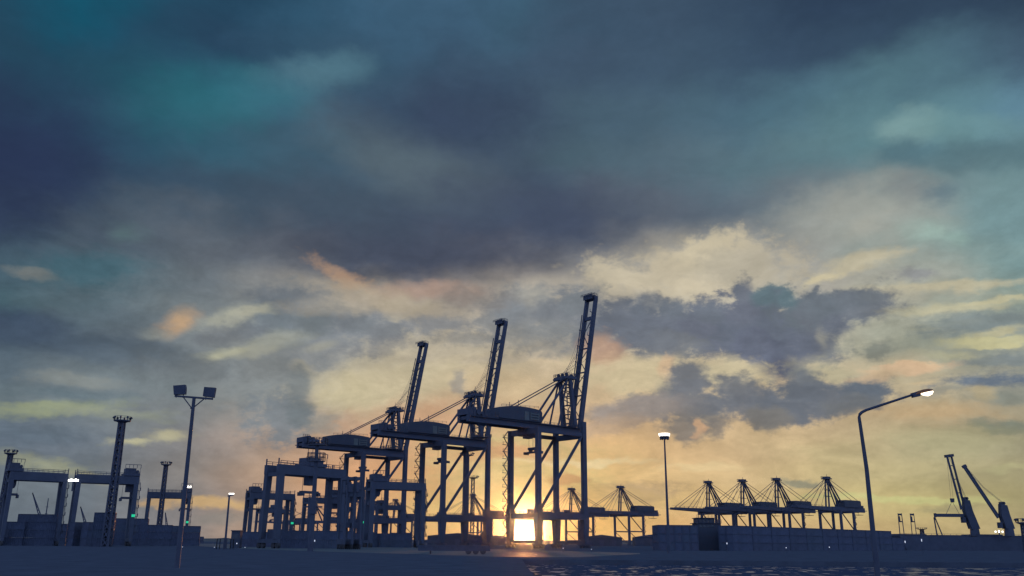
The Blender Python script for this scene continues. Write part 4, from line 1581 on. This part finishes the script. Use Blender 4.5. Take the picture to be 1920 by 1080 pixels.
sc = straddle(0)
sc.location = spot(1691, 455)
sc.rotation_euler.z = -.42
sc.scale = (.55, .6, 1.28)
tag(sc, 'left one of two narrow tall straddle carriers by the dark ship', 'straddle carrier', 'straddle carriers')
dup(sc, spot(1714, 455), -.42, 'right one of two narrow tall straddle carriers by the dark ship')
for px, d_, lb in ((1018, 1400, 'tiny far straddle carrier in the gap right of the setting sun'), (1031, 2000, 'tiniest far straddle carrier against the right inner leg of the tallest crane'),
                   (1127, 1800, 'tiny far straddle carrier at the foot of the lone far crane'), (938, 2000, 'tiny far straddle carrier left of the tallest crane stair')):
    dup(sc, spot(px, d_), 0, lb)
s2 = dup(sc, spot(653, 250), .5, 'narrow straddle carrier nearest the middle gantry, below the leftmost big crane')
s2.scale = (.6, .6, 1.42)
s3 = dup(sc, spot(668, 250), .5, 'narrow straddle carrier against the second leg of the leftmost big crane')
s3.scale = (.6, .6, 1.42)


# ------------------------------------------------------------------ distant tower cranes
def luffer(px, topx, topy, dep, label, jibx=None, jiby=None):
    p = spot(px, dep)
    o = empty('tower_crane', p)
    tag(o, label, 'tower crane')
    t = at(topx, topy, dep)-p
    zc = t.z*.42
    m = MB()
    w_ = .9
    for s in (-1, 1):
        m.beam((s*w_, 0, 0), (s*w_, 0, zc), .5)
    n = 10
    for i in range(n):
        m.beam((-w_ if i % 2 else w_, 0, zc*i/n), (w_ if i % 2 else -w_, 0, zc*(i+1)/n), .3)
    m.build('mast', DARK, o)
    m = MB()
    s0 = Vector((0, 0, zc))
    d = (t-s0).normalized()
    nn_ = Vector((d.z, 0, -d.x))
    m.beam(s0-nn_*.9, t, .5)
    m.beam(s0+nn_*.9, t, .5)
    for i in range(9):
        q = s0.lerp(t, i/9)
        k = .9*(1-i/9)
        q2 = s0.lerp(t, (i+1)/9)
        k2 = .9*(1-(i+1)/9)
        sg = 1 if i % 2 else -1
        m.beam(q+nn_*k*sg, q2-nn_*k2*sg, .3)
    m.build('jib', DARK, o)
    m = MB()
    m.box(.4, 3.6, -1, 1, zc-.8, zc+1.4)
    m.build('counterweight', DARK, o)
    return o


luffer(75, 61, 924, 620, 'small far crane with leaning jib seen inside the leftmost gantry')
luffer(161, 151, 950, 620, 'small far crane with leaning jib seen inside the second gantry')
luffer(313, 310, 961, 700, 'thin far crane seen inside the small gantry by the floodlight pole')
p = spot(81, 640)
o = empty('radio_mast', p)
tag(o, 'thin far mast right beside the small leaning crane in the leftmost gantry', 'mast')
h_ = at(81, 934, 640).z
m = MB()
m.tube((0, 0, 0), (0, 0, h_), .7, .3, n=6)
m.build('mast', DARK, o)
m = MB()
for z in (.5, .65, .8):
    m.beam((-1, 0, h_*z), (1, 0, h_*z), .3)
m.build('crossbar', DARK, o)

# ------------------------------------------------------------------ lamp batteries on top of gantries, and quay lamps
for px, py, d_, n, lb in ((1864, 997, 398, 3, 'small bright lamps by the foot of the right jib crane'), (148, 902, 312, 5, 'row of bright white work lamps on the gantry beam behind the tall lattice mast'),
                          (357, 914, 425, 6, 'row of bright white work lamps on a stub post over the small gantry')):
    p = at(px, py, d_)
    o = empty('work_lights', (p.x, d_-4.0, 0))
    tag(o, lb, 'work lights')
    m = MB()
    m.beam((0, 0, max(0, p.z-3.6)), (0, 0, p.z-.5), .35)
    m.beam((-1.6, 0, p.z-.5), (1.6, 0, p.z-.5), .2)
    m.build('bracket', DARK, o)
    for i in range(n):
        x = -1.5+3.0*i/(n-1)
        MB().box(x-.22, x+.22, -.2, .2, p.z-.38, p.z+.3+.25*(i % 2)).build('lamp', LAMP_W, o)

qproto = None
for px, py, lb in ((590, 1014, 'tiny lit quay lamp at the foot of the caged mast'), (1056, 1028, 'tiny lit lamp below the right legs of the tallest crane'),
                   (1109, 1030, 'tiny lit lamp just right of the tallest crane base'), (1474, 1027, 'tiny lit lamp under the long container row'),
                   (1555, 1026, 'tiny lit lamp under the far end of the long container row'), (444, 1019, 'tiny lit lamp beside the small dark booth'),
                   (1697, 1016, 'tiny lit lamp at the foot of the straddle carriers'), (1728, 1013, 'tiny lit lamp right of the straddle carriers'),
                   (1363, 1019, 'tiny lit lamp at the corner of the control building'),
                   (341, 1036, 'tiny glowing reflector low in the dark ground under the floodlight pole'), (401, 1037, 'tiny glowing reflector low in the dark ground left of the plain lit pole'),  # small reflectors in the ground, made to glow like the quay lamps
                   (458, 1042, 'tiny glowing reflector low in the dark ground before the booth')):
    d_ = 215 if px < 1200 else 240
    p = at(px, py, d_)
    if qproto is None:
        qproto = empty('bollard_lamp', (p.x, d_, p.z-1.1))
        MB().tube((0, 0, 0), (0, 0, 1.0), .07, .05, n=8).build('post', DARK, qproto)
        m = MB()
        m.tube((0, 0, 1.0), (0, 0, 1.2), .09, .12, n=10)
        m.build('lamp', LAMP_S, qproto)
        tag(qproto, lb, 'lamp', 'tiny lamps along the quay')
        o = qproto
    else:
        o = dup(qproto, None, 0, lb)
    o.location = (p.x, d_, 0)
    o.scale = (1, 1, max(.5, p.z/1.1))

# ------------------------------------------------------------------ booth, trailers, far skyline
p0 = spot(434, 262)
o = empty('guard_booth', p0)
tag(o, 'small dark booth with overhanging roof right of the railing', 'booth')
MB().box(0, 2.5, 0, 2.4, 0, 4.7).build('wall', PANEL, o)
MB().box(-.2, 2.7, -.2, 2.6, 4.72, 4.95).build('roof', DARK, o)
MB().box(.4, 2.1, -.05, -.005, 2.6, 3.8).build('window', GLASS, o)


def trailer():
    r = empty('flatbed_trailer')
    m = MB()
    m.box(-6.6, 6.6, -1.25, 1.25, 1.25, 1.5)
    for y in (-.5, .5):
        m.box(-6.4, 6.4, y-.1, y+.1, .85, 1.24)
    m.build('deck', DARK, r)
    m = MB()
    m.box(-6.6, -6.4, -1.25, 1.25, 1.51, 2.3)
    m.build('headboard', DARK, r)
    m = MB()
    m.box(-6.3, 6.5, -1.24, -1.18, .55, 1.22)
    m.build('side_guard', DARK, r)
    for x in (2.6, 3.9, 5.2):
        for y in (-1.05, 1.05):
            MB().tube((x, y-.16, .5), (x, y+.16, .5), .5, n=16).build('wheel', RUBBER, r)
    for y in (-.7, .7):
        MB().beam((-4.2, y, 0), (-4.2, y, .84), .14).build('landing_leg', DARK, r)
    return r


tr = trailer()
tr.location = spot(852, 164)
tag(tr, 'empty dark flatbed trailer parked on the pale wet road before the big cranes', 'trailer')

# far land beyond the docks
for nm, x0, x1, dep, y0 in (('terrain', -1200, 3200, 2600, 1013.0), ('hills', 300, 1900, 4200, 1011.5)):
    m = MB()
    N = 220
    pts = []
    for i in range(N+1):
        px = x0+(x1-x0)*i/N
        w_ = .5+.5*math.sin(i*.7)*math.sin(i*.23+1)
        p = spot(px, dep)
        h_ = (5 + 3*w_+random.uniform(-1, 1))*dep/2600*1.3
        pts.append((p.x, h_))
    for (xa, ha), (xb, hb_) in zip(pts[:-1], pts[1:]):
        o_ = len(m.v)
        m.v += [(xa, dep, 0), (xb, dep, 0), (xb, dep+60, hb_), (xa, dep+60, ha), (xb, dep+400, 0), (xa, dep+400, 0)]
        m.f += [(o_, o_+1, o_+2, o_+3), (o_+3, o_+2, o_+4, o_+5)]
    structure(m.build(nm, mat(nm+'_scrub', (.10, .12, .13), .9, 0, .3, .02)))


def shed(px, w_, h_, dep, label):
    p = spot(px, dep)
    o = empty('warehouse', p)
    tag(o, label, 'warehouse', 'far dockside sheds')
    MB().box(-w_/2, w_/2, 0, 20, 0, h_*.75).build('wall', PANEL, o)
    MB().prism([(-w_/2-.5, h_*.76), (w_/2+.5, h_*.76), (0, h_)], -.5, 20.5).build('roof', DARK, o)
    for k in range(3):
        x = -w_/2+w_*(.2+.3*k)
        MB().box(x-1.6, x+1.6, -.15, -.02, .1, h_*.5).build('door', DARK, o)


shed(1128, 34, 9, 760, 'low far shed with a shallow gable in the gap right of the tallest crane')
shed(1222, 30, 10, 820, 'low far shed just left of the square container pile')
shed(858, 46, 9, 700, 'low far shed seen between the legs of the middle big crane')
shed(930, 30, 8, 760, 'low far shed left of the sun behind the cranes')

# ------------------------------------------------------------------ thin haze volume, added to give a bloom round the low sun
hz = MB()
hz.box(-6100, 6100, -6100, 6100, -4, 190)
hm = bpy.data.materials.new('bloom_haze')
hm.use_nodes = True
t = hm.node_tree
t.nodes.clear()
v = t.nodes.new('ShaderNodeVolumePrincipled')
v.inputs['Color'].default_value = (.95, .92, .88, 1)
v.inputs['Density'].default_value = 0.95e-5
v.inputs['Anisotropy'].default_value = .985
oo = t.nodes.new('ShaderNodeOutputMaterial')
t.links.new(v.outputs[0], oo.inputs['Volume'])
hzo = hz.build('haze', hm)
hzo['kind'] = 'stuff'
